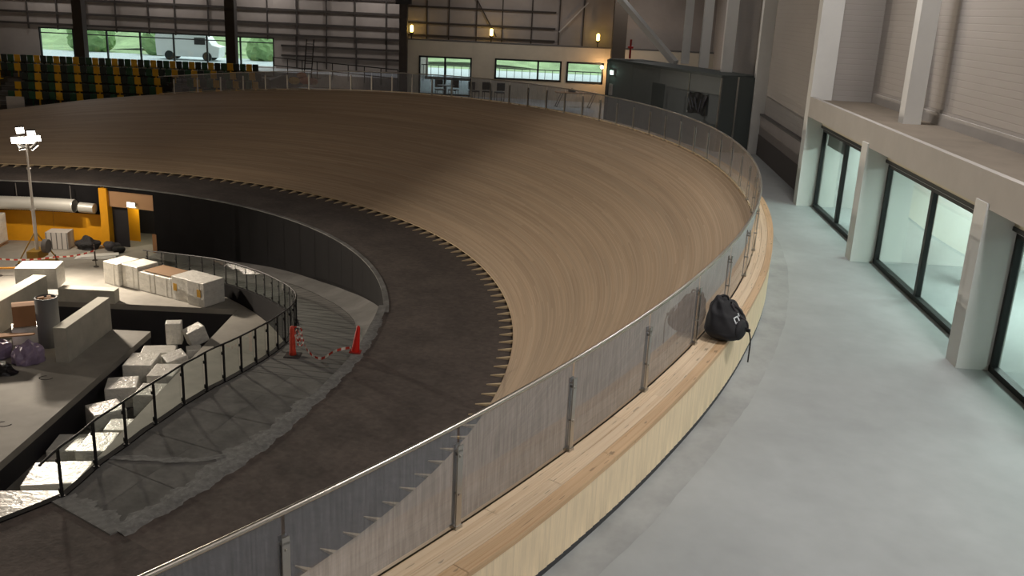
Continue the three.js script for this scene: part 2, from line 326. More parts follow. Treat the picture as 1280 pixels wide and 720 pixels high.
// ------------------------------------------------------------------ timber parapet (bench) and glass balustrade
const benchW = table([[-100, .45], [0, .45], [7, .42], [15, .34], [23, .34], [31, .41], [38, .5], [90, .52]]);
const faceR = a => topR(a) + benchW(a);
{
  const t = thing('timber_parapet', 'low pale timber parapet with vertical board face and plank top along the concourse', 'parapet', [0, 0, 0], 0, null, 'structure');
  mesh('core', solidSweep(A0, -72, a => [[topR(a), topY(a) - .06], [faceR(a) - .03, topY(a) - .06], [faceR(a) - .03, -.2]], 1), M.joist, t);
  mesh('plinth', solidSweep(A0, -72, a => [[faceR(a) - .02, .07], [faceR(a) - .005, .07], [faceR(a) - .005, -.05]], 1), M.plinth, t);
  const bw = .14, st = bw / 28.4 / RAD, bg = box(.022, 1, bw - .004);
  { const uv = bg.attributes.uv; for (let i = 0; i < uv.count; i++) uv.setXY(i, uv.getX(i), uv.getY(i) * .8); }
  const mats = [0, 1, 2, 3].map(i => { const m = M.board.clone(); m.map = boardTex.clone(); m.map.offset.set(i * .23, i * .31); m.map.needsUpdate = true; m.color.setScalar([1, .965, .985, .94][i]); return m; });
  for (let a = 52; a > 2; a -= st) {
    const b = mesh('board', bg, mats[Math.floor(rnd() * 4)], t), h = topY(a) - .05 - .07, p = at(a, faceR(a) - .011, .07 + h / 2);
    b.position.set(...p); b.scale.y = h; b.rotation.y = -a * RAD;
  }
  mesh('board_run', solidSweep(2, -72, a => [[faceR(a), topY(a) - .05], [faceR(a), .07]], 1), M.board, t);
  // top planks, three side by side
  const pm = [0, 1, 2, 3].map(i => { const m = M.plank.clone(); m.map = plankTex.clone(); m.map.offset.set(i * .37, i * .27); m.map.needsUpdate = true; m.color.setScalar([1, .95, .98, .92][i]); return m; });
  const pd = [0, 1].map(i => { const m = pm[i].clone(); m.color.setRGB(.86 - .05 * i, .76 - .05 * i, .65 - .05 * i); return m; });
  for (let j = 0; j < 3; j++) for (let a = 52 - j * 1.6; a > -60; a -= 4.8) {
    const b = a - 4.8 + .01, R = q => lerp(topR(q) + .02, faceR(q) + .012, j / 3) + .001, S = q => lerp(topR(q) + .02, faceR(q) + .012, (j + 1) / 3) - .003;
    mesh('top_plank', solidSweep(a, b, q => [[R(q), topY(q) - .055], [R(q), topY(q)], [S(q), topY(q)], [S(q), topY(q) - .055]], 1.2), j === 2 ? pd[Math.floor(rnd() * 2)] : pm[Math.floor(rnd() * 4)], t);
  }
}
{
  const t = thing('glass_balustrade', 'long curved glass balustrade with steel posts and handrail on top of the track', 'balustrade');
  const angs = []; for (let a = 38.39 + 3.62 * 5; a > 12; a -= 3.62) angs.push(a);
  for (let a = angs[angs.length - 1] - 3.2; a > -86; a -= 2.85) angs.push(a);
  const GR = a => topR(a) + .015;
  // post: two flat steel bars clamping the glass, with a cap and bolts
  const ph = .78, pg = merge([box(.012, ph, .062, .022, ph / 2, 0), box(.012, ph, .062, -.022, ph / 2, 0), box(.056, .016, .062, 0, ph - .05, 0), box(.075, .03, .085, 0, .015, 0),
    bar([-.036, ph - .1, 0], [.036, ph - .1, 0], .013), bar([-.036, ph * .42, 0], [.036, ph * .42, 0], .013)]);
  for (const a of angs) { const p = mesh('post', pg, M.steel, t); p.position.set(...at(a, GR(a), topY(a))); p.rotation.y = -Math.max(a, AS) * RAD; }
  for (let i = 0; i < angs.length - 1; i++) {
    const a = angs[i] - .03, b = angs[i + 1] + .03;
    mesh('glass_panel', solidSweep(a, b, q => [[GR(q) - .004, topY(q) + .045], [GR(q) - .004, topY(q) + .955]], .9), M.glass, t);
  }
  const pts = []; for (let a = 58; a >= -86; a -= 2) pts.push(new THREE.Vector3(...at(a, GR(a), topY(a) + .965)));
  mesh('handrail', new THREE.TubeGeometry(new THREE.CatmullRomCurve3(pts), 300, .022, 8), M.rail, t);
  // wood kerb under the glass on spaced blocks
  mesh('kerb_rail', solidSweep(6, -86, a => [[topR(a) - .02, topY(a) + .03], [topR(a) - .02, topY(a) + .05], [topR(a) + .04, topY(a) + .05]], 1), M.joist, t);
  const kb = box(.05, .06, .12, 0, 0, 0);
  for (let a = 8; a > -60; a -= 1.45) { const k = mesh('kerb_block', kb, M.joist, t); k.position.set(...at(a, topR(a) + .02, topY(a) - .0)); k.rotation.y = -a * RAD; }
}
// ------------------------------------------------------------------ concourse floor
const FX = z => 6.188 - .0777 * z;                        // line of the glazed facade on the right
{
  const s = new THREE.Shape(), pts = [];
  for (let a = 80; a >= -70; a -= 2) { const p = at(a, topR(a) + .25, 0); pts.push([p[0], p[2]]); }
  pts.push([at(-70, 31, 0)[0], -54.6], [-12.0, -62.6], [-60, -62.6], [-60, -66.2], [-6.7, -66.2], [-6.7, -54.2], [18, -54.2], [18, 12], [-18, 12]);
  pts.forEach((p, i) => i ? s.lineTo(p[0], -p[1]) : s.moveTo(p[0], -p[1]));
  structure('floor', new THREE.ExtrudeGeometry(s, { depth: .25, bevelEnabled: false }).rotateX(-Math.PI / 2).translate(0, -.25, 0), M.concourse, 'smooth grey concrete concourse floor around the outside of the track', 'floor');
}
structure('screed_strip', sweep(60, -20, a => [[faceR(a) - .02, .003], [faceR(a) + .4 + .008 * Math.sin(a * 1.7) + .006 * Math.sin(a * 6.1), .003]], .4), std({ map: mottled([.603, .615, .617], .1, 9, 187, 512, 3), roughness: .7 }), 'slightly darker screed strip of floor along the foot of the timber parapet', 'floor strip');
// ------------------------------------------------------------------ right side: glazed bays, ledge, columns, cladding
const ft = (t, off, y) => { const k = 1 / Math.hypot(1, .0777), ex = .0777 * k, ez = -k; return [FX(-12) + ex * t - ez * -1 * 0 + off * -k, y, -12 + ez * t - off * .0777 * k]; };
const fturn = Math.atan2(.0777, 1);                       // turn of things that stand square to the facade
const tz = z => (-12 - z) * Math.hypot(1, .0777);
function fbox(t0, t1, o0, o1, y0, y1) {                   // box in facade coordinates: t along it, o towards the track
  const c = ft((t0 + t1) / 2, (o0 + o1) / 2, (y0 + y1) / 2);
  return box(Math.abs(o1 - o0), y1 - y0, Math.abs(t1 - t0), ...c, -fturn);
}
const TA = tz(-25.2), HALL = 11.5;
{
  structure('wall_right', merge([fbox(-26, TA + .3, -1.15, -1.4, 2.6, HALL), fbox(TA + .3, 45, -.05, -1.4, 1.45, HALL)]), M.siding, 'tall pale clad wall with fine horizontal joints above the glazed bays', 'wall');
  structure('dado', merge([fbox(TA + .3, 45, .06, -.2, 0, 1.45)]), M.dado, 'grey dado wall below the capping between the tall columns', 'wall');
  structure('baseboard_right', merge([fbox(TA + .3, 45, .075, 0, 0, .75)]), M.dadoDark, 'dark lower band of the dado wall', 'wall');
  structure('trim_1', merge([fbox(TA + .3, 45, .1, -.05, 1.43, 1.49)]), M.greySteel, 'thin dark capping along the dado wall', 'trim');
  structure('fascia', merge([fbox(-26, TA, .5, .38, 2.42, 2.93), fbox(-26, TA, .4, .3, 2.42, 2.5)]), M.fascia, 'deep grey fascia over the glazed bays', 'fascia');
  structure('ledge', merge([fbox(-26, TA, .38, -1.16, 2.74, 2.86)]), M.ledge, 'brownish ledge on top of the glazed bays', 'ledge');
  structure('trim_2', merge([fbox(-26, TA, -1.1, -1.16, 2.86, 3.1)]), M.fascia, 'grey flashing at the foot of the cladding', 'trim');
  structure('soffit', merge([fbox(-26, TA, .45, -.2, 2.4, 2.44), fbox(-26, TA, .1, -.05, 2.2, 2.42)]), M.soffit, 'beige soffit board above the glazed doors', 'soffit');
  // columns
  const cols = [['white column between the far and middle glazed bays', tz(-19.29)], ['white column between the middle and near glazed bays', tz(-13.09)], ['white column beside the near glazed bay', tz(-6.9)]];
  for (const [l, t0] of cols) structure('column', merge([fbox(t0, t0 + .42, .53, -.1, 0, 2.5)]), M.white, l, 'column');
  structure('tall_column', merge([fbox(TA, TA + .42, .5, -.05, 0, HALL)]), M.white, 'tall white column at the end of the ledge, down to the concourse floor', 'column');
  structure('tall_column', merge([fbox(tz(-34.8), tz(-34.8) + .42, .4, -.05, 0, HALL)]), M.white, 'tall white column between the dado wall and the grey kiosk', 'column');
  structure('ledge_column', merge([fbox(tz(-20.1), tz(-20.1) + .34, -.35, -.72, 2.86, HALL)]), M.white, 'white column rising from the ledge above the glazed bays', 'column');
  structure('brace', merge([beam(ft(tz(-21.2), -.9, 2.8), ft(tz(-22.6), -.9, HALL), .2, .2)]), M.fascia, 'slim pale brace behind the column on the ledge', 'brace');
  for (const [t0, t1, mid, nm, n] of [[tz(-19.71), TA, tz(-22.8), 'far', 1], [tz(-13.51), tz(-19.29), tz(-16.6), 'middle', 2], [tz(-7.3), tz(-13.09), tz(-10.3), 'near', 3]]) {
    const w = thing('window_' + n, nm + ' glazed sliding bay with black frame along the concourse', 'glazed door', [0, 0, 0], 0, null, 'structure');
    mesh('sill', fbox(t0, t1, .06, -.06, 0, .09), M.frame, w); mesh('head_track', fbox(t0 - .0, t1 + .06, .12, -.03, 2.14, 2.2), M.frame, w); mesh('head_rail', fbox(t0, t1, .05, -.05, 2.04, 2.12), M.frame, w);
    mesh('head_strip', fbox(t0, t1, .075, 0, 2.115, 2.145), M.white, w);
    mesh('stile', fbox(t0, t0 + .07, .05, -.05, .05, 2.12), M.frame, w); mesh('stile', fbox(t1 - .07, t1, .05, -.05, .05, 2.12), M.frame, w); mesh('mullion', fbox(mid - .06, mid + .06, .05, -.05, .05, 2.12), M.frame, w);
    mesh('pane', fbox(t0 + .05, mid, .006, -.006, .08, 2.06), M.greenGlass, w); mesh('pane', fbox(mid, t1 - .05, .006, -.006, .08, 2.06), M.greenGlass, w);
  }
  { const bl = thing('roller_blind', 'black roller blind pulled partly down inside the far glazed bay', 'blind'); mesh('cloth', fbox(tz(-22.95), TA - .1, -.09, -.1, 1.72, 2.06), plain('#111214', .7), bl); mesh('bottom_bar', fbox(tz(-22.95), TA - .1, -.085, -.105, 1.69, 1.72), M.darkSteel, bl); }
  // rooms behind the bays
  structure('room_wall', merge([fbox(-26, TA + .3, -6, -6.2, 0, 2.7), fbox(TA + .05, TA + .25, -6, -.1, 0, 2.7), fbox(-26.2, -26, -6, .5, 0, 2.7), fbox(tz(-19.45), tz(-19.55), -6, -.1, 0, 2.5)]), M.white, 'white walls of the rooms behind the glazed bays', 'wall');
  structure('room_ceiling', merge([fbox(-26, TA + .3, -.2, -6.2, 2.5, 2.72)]), M.white, 'white ceiling of the rooms behind the glazed bays', 'ceiling');
  structure('room_front', merge([fbox(-26, tz(-6.9), .05, -.15, 0, 2.45)]), M.white, 'white wall beyond the near glazed bay', 'wall');
}
function ceilingLamp(name, label, group, t, o, y, w, l, hex, k) {
  const p = ft(t, o, y), g = thing(name, label, 'lamp', p, -fturn, group);
  mesh('housing', box(w + .06, .06, l + .06, 0, .035, 0), M.white, g);
  mesh('diffuser', box(w, .02, l, 0, 0, 0), lampMat(hex, 1.5), g);
  const L = new THREE.RectAreaLight(hex, k, w, l); L.position.set(0, -.02, 0); L.rotation.x = -Math.PI / 2; g.add(L);
}
for (const t of [-3, 3.2, 5.6, 9.6, 12]) ceilingLamp('room_lamp', 'cool white strip lamp on the ceiling of the glazed rooms', 'lamps of the glazed rooms', t, -2.2, 2.425, .3, 1.5, '#e9f3f2', 72);

// ------------------------------------------------------------------ high hall: ceiling, outer walls, added unseen lamps
structure('ceiling', merge([box(90, .3, 82, -26, HALL + .15, -27)]), M.ceiling, 'dark roof deck of the hall', 'ceiling');
structure('wall_front', merge([box(90, HALL + 8, .3, -26, HALL / 2 - 4, 12.1)]), M.panel, 'plain panel wall behind the viewer', 'wall');
structure('wall_left', merge([box(.3, HALL + 8, 82, -60.1, HALL / 2 - 4, -27)]), M.panel, 'plain panel wall at the far end of the straight', 'wall');
structure('wall_outer', merge([box(.3, HALL, 68, 17, HALL / 2, -21)]), M.panel, 'outer wall behind the glazed rooms', 'wall');
structure('foundation', merge([box(90, .3, 82, -26, -10.3, -27), box(90, 10.2, .3, -26, -5.2, -66.4), box(.3, 10.2, 82, 18.4, -5.2, -27), box(90, 3, .3, -26, -9, 12.3), box(.3, 3, 82, -60.4, -9, -27)]), M.greySteel, 'grey concrete foundation below the hall floor', 'foundation');
function addedHallLamp(x, z, k, hex = '#fbf6f2', y = 9.8) {  // unseen lamps, added to light the hall
  const g = thing('added_hall_lamp', 'unseen wide lamp added under the roof deck to light the hall', 'lamp', [x, y, z], 0, 'added hall lamps');
  mesh('housing', box(1.5, .12, .9, 0, .08, 0), M.greySteel, g); mesh('suspension', merge([bar([-.6, .1, 0], [-.6, HALL - y - .01, 0], .01), bar([.6, .1, 0], [.6, HALL - y - .01, 0], .01)]), M.greySteel, g);
  mesh('diffuser', box(1.4, .02, .8, 0, .01, 0), lampMat(hex, 2), g);
  const L = new THREE.RectAreaLight(hex, k, 1.4, .8); L.position.set(0, -.02, 0); L.rotation.x = -Math.PI / 2; g.add(L);
}
for (const [x, z, k, y] of [[5.5, 1, 112], [6.4, -9, 108], [6.6, -20, 66], [5, -36, 14], [5.5, -48.5, 22, 7], [-1, -49.5, 12, 7], [-14, -8, 24], [-12, -26, 7], [-30, -20, 7], [-10, -63.5, 26, 7], [-17, -64, 26, 7], [-24, -64, 26, 7], [-32, -64, 26, 7]]) addedHallLamp(x, z, k, '#fbf6f2', y ?? 9.8);

// ------------------------------------------------------------------ back of the hall
function cladWall(name, label, x0, x1, z, y0, y1, holes, mat) { // wall pieces round rectangular openings
  const g = []; const xs = [x0, ...holes.flatMap(h => [h[0], h[1]]), x1];
  for (let i = 0; i < xs.length - 1; i++) {
    if (i % 2 === 0) { if (xs[i + 1] - xs[i] > .01) g.push(box(xs[i + 1] - xs[i], y1 - y0, .25, (xs[i] + xs[i + 1]) / 2, (y0 + y1) / 2, z)); } else {
      const h = holes[(i - 1) / 2], w = xs[i + 1] - xs[i], xc = (xs[i] + xs[i + 1]) / 2;
      if (h[2] > y0) g.push(box(w, h[2] - y0, .25, xc, (h[2] + y0) / 2, z)); g.push(box(w, y1 - h[3], .25, xc, (h[3] + y1) / 2, z));
    }
  }
  return structure(name, merge(g), mat, label, 'wall');
}
const ZB = -66, ZW = -52.2;
cladWall('wall_back', 'dim brown panelled back wall behind the grandstand', -60, -6.5, ZB, -.2, HALL, [[-33.2, -17.05, .02, 2.02]], M.panel);
structure('wall_corner', merge([box(.25, HALL, 13, -6.75, HALL / 2, -59.8)]), M.panel, 'panelled corner wall beside the lounge', 'wall');
structure('wall_back_upper', merge([box(24.5, HALL - 2.6, .25, 5.5, HALL / 2 + 1.3, ZW - .75)]), M.panel, 'dim panelled wall above the cream lounge', 'wall');
{ // steel framing on the back walls
  const t = thing('wall_framing', 'dark steel rails and posts fixed across the panelled back wall', 'framing', [0, 0, 0], 0, null, 'structure');
  for (const y of [2.25, 3.0, 3.9, 4.8]) mesh('girt', box(52, .14, .1, -33, y, ZB + .2), M.girt, t);
  for (let x = -40; x < -7; x += 2.05) mesh('stud', box(.09, 6, .08, x + rr(-.2, .2), 4.9, ZB + .22), M.girt, t);
  for (let x = -15.5; x < -7; x += 2.05) mesh('stud', box(.09, 2.2, .08, x, 1.2, ZB + .22), M.girt, t);
  for (const y of [.9, 1.55]) mesh('girt', box(9.5, .12, .1, -11.8, y, ZB + .2), M.girt, t);
  const u = thing('lounge_wall_framing', 'dark steel rails and thin posts on the panelled wall above the cream lounge', 'framing', [0, 0, 0], 0, null, 'structure');
  for (const y of [3.1, 3.75, 4.6]) mesh('girt', box(8.2, .1, .08, -2.4, y, ZW - .58), M.girt, u);
  for (const x of [-5.3, -4.1, -2.6, -1.2, .4, 1.9, 3.2]) mesh('stud', box(.06, 4, .06, x, 4.9, ZW - .58), M.girt, u);
  mesh('brace', beam([-2.9, 5.6, ZW - .52], [-1.5, 3.2, ZW - .52], .06, .06), M.girt, u); mesh('brace', beam([3.4, 5.2, ZW - .52], [1.9, 3.6, ZW - .52], .06, .06), M.fascia, u);
}
for (const [x, z, w, l] of [[-28.8, -62.6, .62, 'brown steel roof column behind the grandstand seats, near the middle aisle'], [-18.9, -62.4, .62, 'brown steel roof column behind the seats near the end of the grandstand']]) structure('roof_column', box(w, HALL, w, x, HALL / 2 - .2, z), M.girt, l, 'column');
{ const c = thing('truss_column', 'dark steel roof column at the corner of the cream lounge', 'column', [-6.45, 0, -51.9], 0, null, 'structure'); mesh('shaft', box(.42, HALL, .42, 0, HALL / 2, 0), M.girt, c); mesh('bracket', box(.8, .35, .5, 0, 4.85, .1), M.frame, c); mesh('truss_arm', beam([-.2, 4.9, .1], [-6, 5.6, .1], .14, .14), M.girt, c); }
structure('roof_column', box(.7, HALL, .6, 4.95, HALL / 2, -50.4), plain('#4a4036', .8), 'brown steel roof column beside the grey kiosk', 'column');
// windows of the back wall
{
  const w = thing('window_4', 'long strip of tall windows in the back wall above the grandstand', 'window', [0, 0, ZB], 0, null, 'structure');
  const x0 = -33.2, x1 = -17.05, n = 7;
  mesh('sill', box(x1 - x0 + .2, .1, .4, (x0 + x1) / 2, .05, .1), M.white, w); mesh('head', box(x1 - x0, .09, .14, (x0 + x1) / 2, 1.98, 0), M.frame, w); mesh('transom', box(x1 - x0, .07, .1, (x0 + x1) / 2, 1.66, 0), M.frame, w);
  for (let i = 0; i <= n; i++) mesh('mullion', box(.1, 2, .14, lerp(x0 + .05, x1 - .05, i / n), 1.02, 0), M.frame, w);
  for (let i = 0; i < n; i++) { const a = lerp(x0 + .05, x1 - .05, i / n) + .05, b = lerp(x0 + .05, x1 - .05, (i + 1) / n) - .05; mesh('pane', box(b - a, 1.86, .01, (a + b) / 2, 1.0, 0), M.clear, w); }
}
// cream lounge with windows
{
  const L = thing('lounge_block', 'cream single storey lounge front with black framed windows behind the track', 'building', [0, 0, ZW], 0, null, 'structure');
  const tY = 2.86, wins = [[-5.62, -2.75, -.02, 2.08, 'sliding'], [-1.5, 2.45 - .25, .98, 2.12, 'pair'], [2.35, 4.3, .98, 2.12, 'single']];
  const g = [], xs = [-6.5, -5.62, -2.75, -1.5, 2.12, 2.4, 4.4, 7];
  const piece = (a, b, y0, y1) => mesh('wall_panel', box(b - a, y1 - y0, .22, (a + b) / 2, (y0 + y1) / 2, 0), M.cream, L);
  piece(-6.5, -5.62, 0, tY); piece(-5.62, -2.75, 2.06, tY); piece(-2.75, -1.5, 0, tY); piece(-1.5, 2.12, 0, 1.0); piece(-1.5, 2.12, 2.1, tY); piece(2.12, 2.4, 0, tY); piece(2.4, 4.4, 0, 1.0); piece(2.4, 4.4, 2.1, tY); piece(4.4, 12, 0, tY);
  mesh('roof', box(18.4, .06, 1.0, 2.7, tY + .03, -.38), M.greySteel, L);
  const win = (a, b, y0, y1, mid) => {
    const f = mesh('window_frame', merge([box(b - a, .09, .12, (a + b) / 2, y0 + .045, .09), box(b - a, .09, .12, (a + b) / 2, y1 - .045, .09), box(.09, y1 - y0, .12, a + .045, (y0 + y1) / 2, .09), box(.09, y1 - y0, .12, b - .045, (y0 + y1) / 2, .09), ...(mid ? [box(.1, y1 - y0, .12, mid, (y0 + y1) / 2, .09)] : [])]), M.frame, L);
    for (const [p, q] of mid ? [[a, mid], [mid, b]] : [[a, b]]) mesh('pane', box(q - p - .1, y1 - y0 - .1, .01, (p + q) / 2, (y0 + y1) / 2, .06), M.clear, f);
  };
  win(-5.62, -2.75, -.0, 2.06, -4.2); win(-1.5, 2.12, 1.0, 2.1, .85); win(2.4, 4.4, 1.0, 2.1, 0);
}
function beacon(x, label) {
  const g = thing('warning_lamp', label, 'lamp', [x, 2.92, ZW + .02]);
  mesh('stem', bar([0, 0, 0], [0, .32, 0], .03), M.frame, g); mesh('base', new THREE.CylinderGeometry(.09, .11, .08, 12).translate(0, .3, 0), M.frame, g);
  mesh('bulb', new THREE.CapsuleGeometry(.085, .22, 4, 12).translate(0, .52, 0), lampMat('#ffd060', 9), g);
  const p = new THREE.PointLight('#ffcf70', .1, 0, 2); p.position.set(0, .52, .16); p.castShadow = true; g.add(p);
}
beacon(-6.05, 'glowing amber lamp on the lounge roof beside the dark corner column'); beacon(-1.75, 'glowing amber lamp on the lounge roof above the gap between door and window'); beacon(4.0, 'glowing amber lamp on the lounge roof beside the grey kiosk');

// ------------------------------------------------------------------ grey kiosk
const G0 = [4.0, -43.4], G1 = [7.35, -35.0];
{
  const k = thing('grey_kiosk', 'dark grey single storey kiosk wall with metal corner strips beside the track', 'kiosk', [0, 0, 0], 0, null, 'structure');
  const dx = G1[0] - G0[0], dz = G1[1] - G0[1], L = Math.hypot(dx, dz), turn = Math.atan2(-dz, dx), H = 2.75;
  const P = (s, o, y) => [G0[0] + dx / L * s + dz / L * o, y, G0[1] + dz / L * s - dx / L * o];
  const kb = (s0, s1, o0, o1, y0, y1) => box(s1 - s0, y1 - y0, o1 - o0, ...P((s0 + s1) / 2, (o0 + o1) / 2, (y0 + y1) / 2), turn);
  let s = 0; for (const w of [2.2, 2.3, 2.3, 2.24]) { mesh('wall_panel', kb(s + .006, s + w - .006, -.05, .05, 0, H - .06), M.greyWall, k); s += w; }
  mesh('roof', kb(-.05, L + .05, -.1, 1.6, H - .06, H + .04), M.slate, k);
  mesh('side_panel', box(1.5, H, .12, ...[G1[0] + .75, H / 2, G1[1] - .06]), M.slate, k);
  for (const q of [L - .02, L - 2.2]) mesh('corner_strip', kb(q - .03, q + .03, -.08, -.04, q < L - 1 ? 1.75 : 0, H), M.steel, k);
  mesh('corner_strip', box(.06, H, .06, G1[0] + .55, H / 2, G1[1] + .03), M.steel, k);
  mesh('door_leaf', kb(4.0, 5.0, -.065, -.04, 0, 2.1), M.slate, k);
  mesh('end_jamb', kb(-.12, .0, -.15, .3, 0, H), M.greySteel, k);
  // notice of black sheet
  const n = thing('black_sheet', 'black plastic sheet with pale creases pinned to the grey kiosk wall', 'sheet', P(L - 1.42, -.07, 1.62), turn + Math.PI);
  mesh('sheet', grid((u, v) => [(u - .5) * 1.35, (v - .5) * .78 - .03 * Math.sin(u * 9), -.02 - .02 * Math.sin(u * 14 + v * 5)], 20, 10), plain('#121216', .35), n);
  for (const [x, y, r] of [[-.5, .1, .5], [-.2, -.05, .2], [.1, 0, -.4], [.38, .05, -.55], [.52, -.05, -.6]]) mesh('crease', box(.035, .5, .015, x, y, -.045, 0, 0, r), plain('#5a5b66', .4), n);
  for (const [x, y] of [[.66, .36], [.66, -.36]]) mesh('tape_patch', box(.08, .07, .012, x, y, -.05), plain('#9fa3a0', .6), n);
  const e = thing('exit_sign', 'small glowing white green exit sign on the end of the grey kiosk', 'sign', P(.35, -.09, 2.2), turn + Math.PI);
  mesh('case', box(.34, .2, .06), M.white, e); mesh('face', box(.3, .16, .01, 0, 0, -.036), lampMat('#c8ffe6', 3), e);
  const pl = new THREE.PointLight('#c8ffe6', .1, 0, 2); pl.position.set(0, 0, -.1); e.add(pl);
  const bx = thing('wall_box', 'pale grey switch box below the exit sign on the kiosk end', 'box', P(.3, -.09, 1.45), turn + Math.PI); mesh('case', rbox(.26, .5, .09, .02), M.fascia, bx); mesh('lid_seam', box(.2, .01, .1, 0, .1, 0), M.greySteel, bx);
  // columns above the kiosk
  for (const [x, z, w, l] of [[7.9, -37.3, .42, 'white column rising behind the near end of the kiosk roof'], [7.55, -40.2, .38, 'white column rising behind the middle of the kiosk roof'], [7.2, -42.8, .34, 'white column rising behind the far part of the kiosk roof']]) structure('kiosk_column', box(w, HALL - H, w, x, (HALL + H) / 2, z, -fturn), M.white, l, 'column');
  structure('diagonal_brace', merge([beam([6.75, H, -42.6], [2.6, 7.6, -49.2], .26, .26)]), M.white, 'pale diagonal brace leaning over the grey kiosk roof', 'brace');
  const hy = thing('red_standpipe', 'thin red pipe with a hose valve standing on the kiosk roof', 'pipe', [4.9, H + .04, -44.2]);
  mesh('pipe', bar([0, 0, 0], [0, .85, 0], .05), plain('#9b1f1a', .5), hy); mesh('valve', bar([-.12, .5, 0], [.12, .5, 0], .06), plain('#b5241c', .5), hy);
}
{
  const w = thing('wall_lamp', 'bright warm wall lamp at the kiosk end of the cream lounge front', 'lamp', [4.3, 1.9, ZW + .12]);
  mesh('bracket', box(.1, .16, .08, 0, 0, .04), M.frame, w); mesh('bulb', new THREE.SphereGeometry(.09, 14, 10).translate(0, 0, .16), lampMat('#ffe6c0', 6), w);
  const p = new THREE.PointLight('#ffc98a', 3.2, 0, 2); p.position.set(0, -.1, .8); p.castShadow = true; w.add(p);
}
// lounge table and chairs
{
  const t = thing('folding_table', 'long folding table standing before the lounge window', 'table', [2.85, 0, -48.9], .12);
  mesh('tabletop', rbox(2.2, .05, .75, .015, 0, .74, 0), M.tan, t);
  for (const sx of [-.85, .85]) mesh('leg', merge([bar([sx - .2, 0, -.28], [sx + .1, .72, -.28], .02), bar([sx - .2, 0, .28], [sx + .1, .72, .28], .02), bar([sx - .2, .04, -.28], [sx - .2, .04, .28], .02)]), M.greySteel, t);
  const b = thing('small_case', 'small black case lying on the folding table', 'case', [2.6, .765, -48.85], .3); mesh('body', rbox(.34, .13, .22, .03, 0, .065, 0), M.frame, b); mesh('handle', new THREE.TorusGeometry(.06, .012, 6, 12, Math.PI).translate(0, .13, 0), M.frame, b);
  const chair = (x, z, turn, label) => {
    const c = thing('lounge_chair', label, 'chair', [x, 0, z], turn, 'dark chairs outside the lounge');
    mesh('seat', rbox(.46, .06, .44, .02, 0, .45, 0), M.frame, c); mesh('backrest', rbox(.44, .4, .05, .02, 0, .75, -.22), M.frame, c);
    for (const sx of [-.2, .2]) for (const sz of [-.19, .19]) mesh('leg', bar([sx, 0, sz], [sx, .44, sz], .016), M.frame, c);
  };
  const l1 = 'dark chair standing before the glazed lounge door', l2 = 'dark chair by the cream wall between lounge door and window';
  chair(-4.3, -50.4, .4, l1); chair(-3.6, -50.5, -.3, l1); chair(-2.5, -50.3, 2.6, l2); chair(-1.8, -50.5, 2.9, l2); chair(-1.15, -50.3, -2.8, l2);
  const rt = thing('round_table', 'small dark round table in front of the glazed lounge door', 'table', [-3.95, 0, -49.8]);
  mesh('tabletop', new THREE.CylinderGeometry(.45, .45, .04, 20).translate(0, .72, 0), M.frame, rt); mesh('stem', bar([0, 0, 0], [0, .72, 0], .03), M.frame, rt); mesh('foot', new THREE.CylinderGeometry(.22, .24, .03, 16).translate(0, .015, 0), M.frame, rt);
}
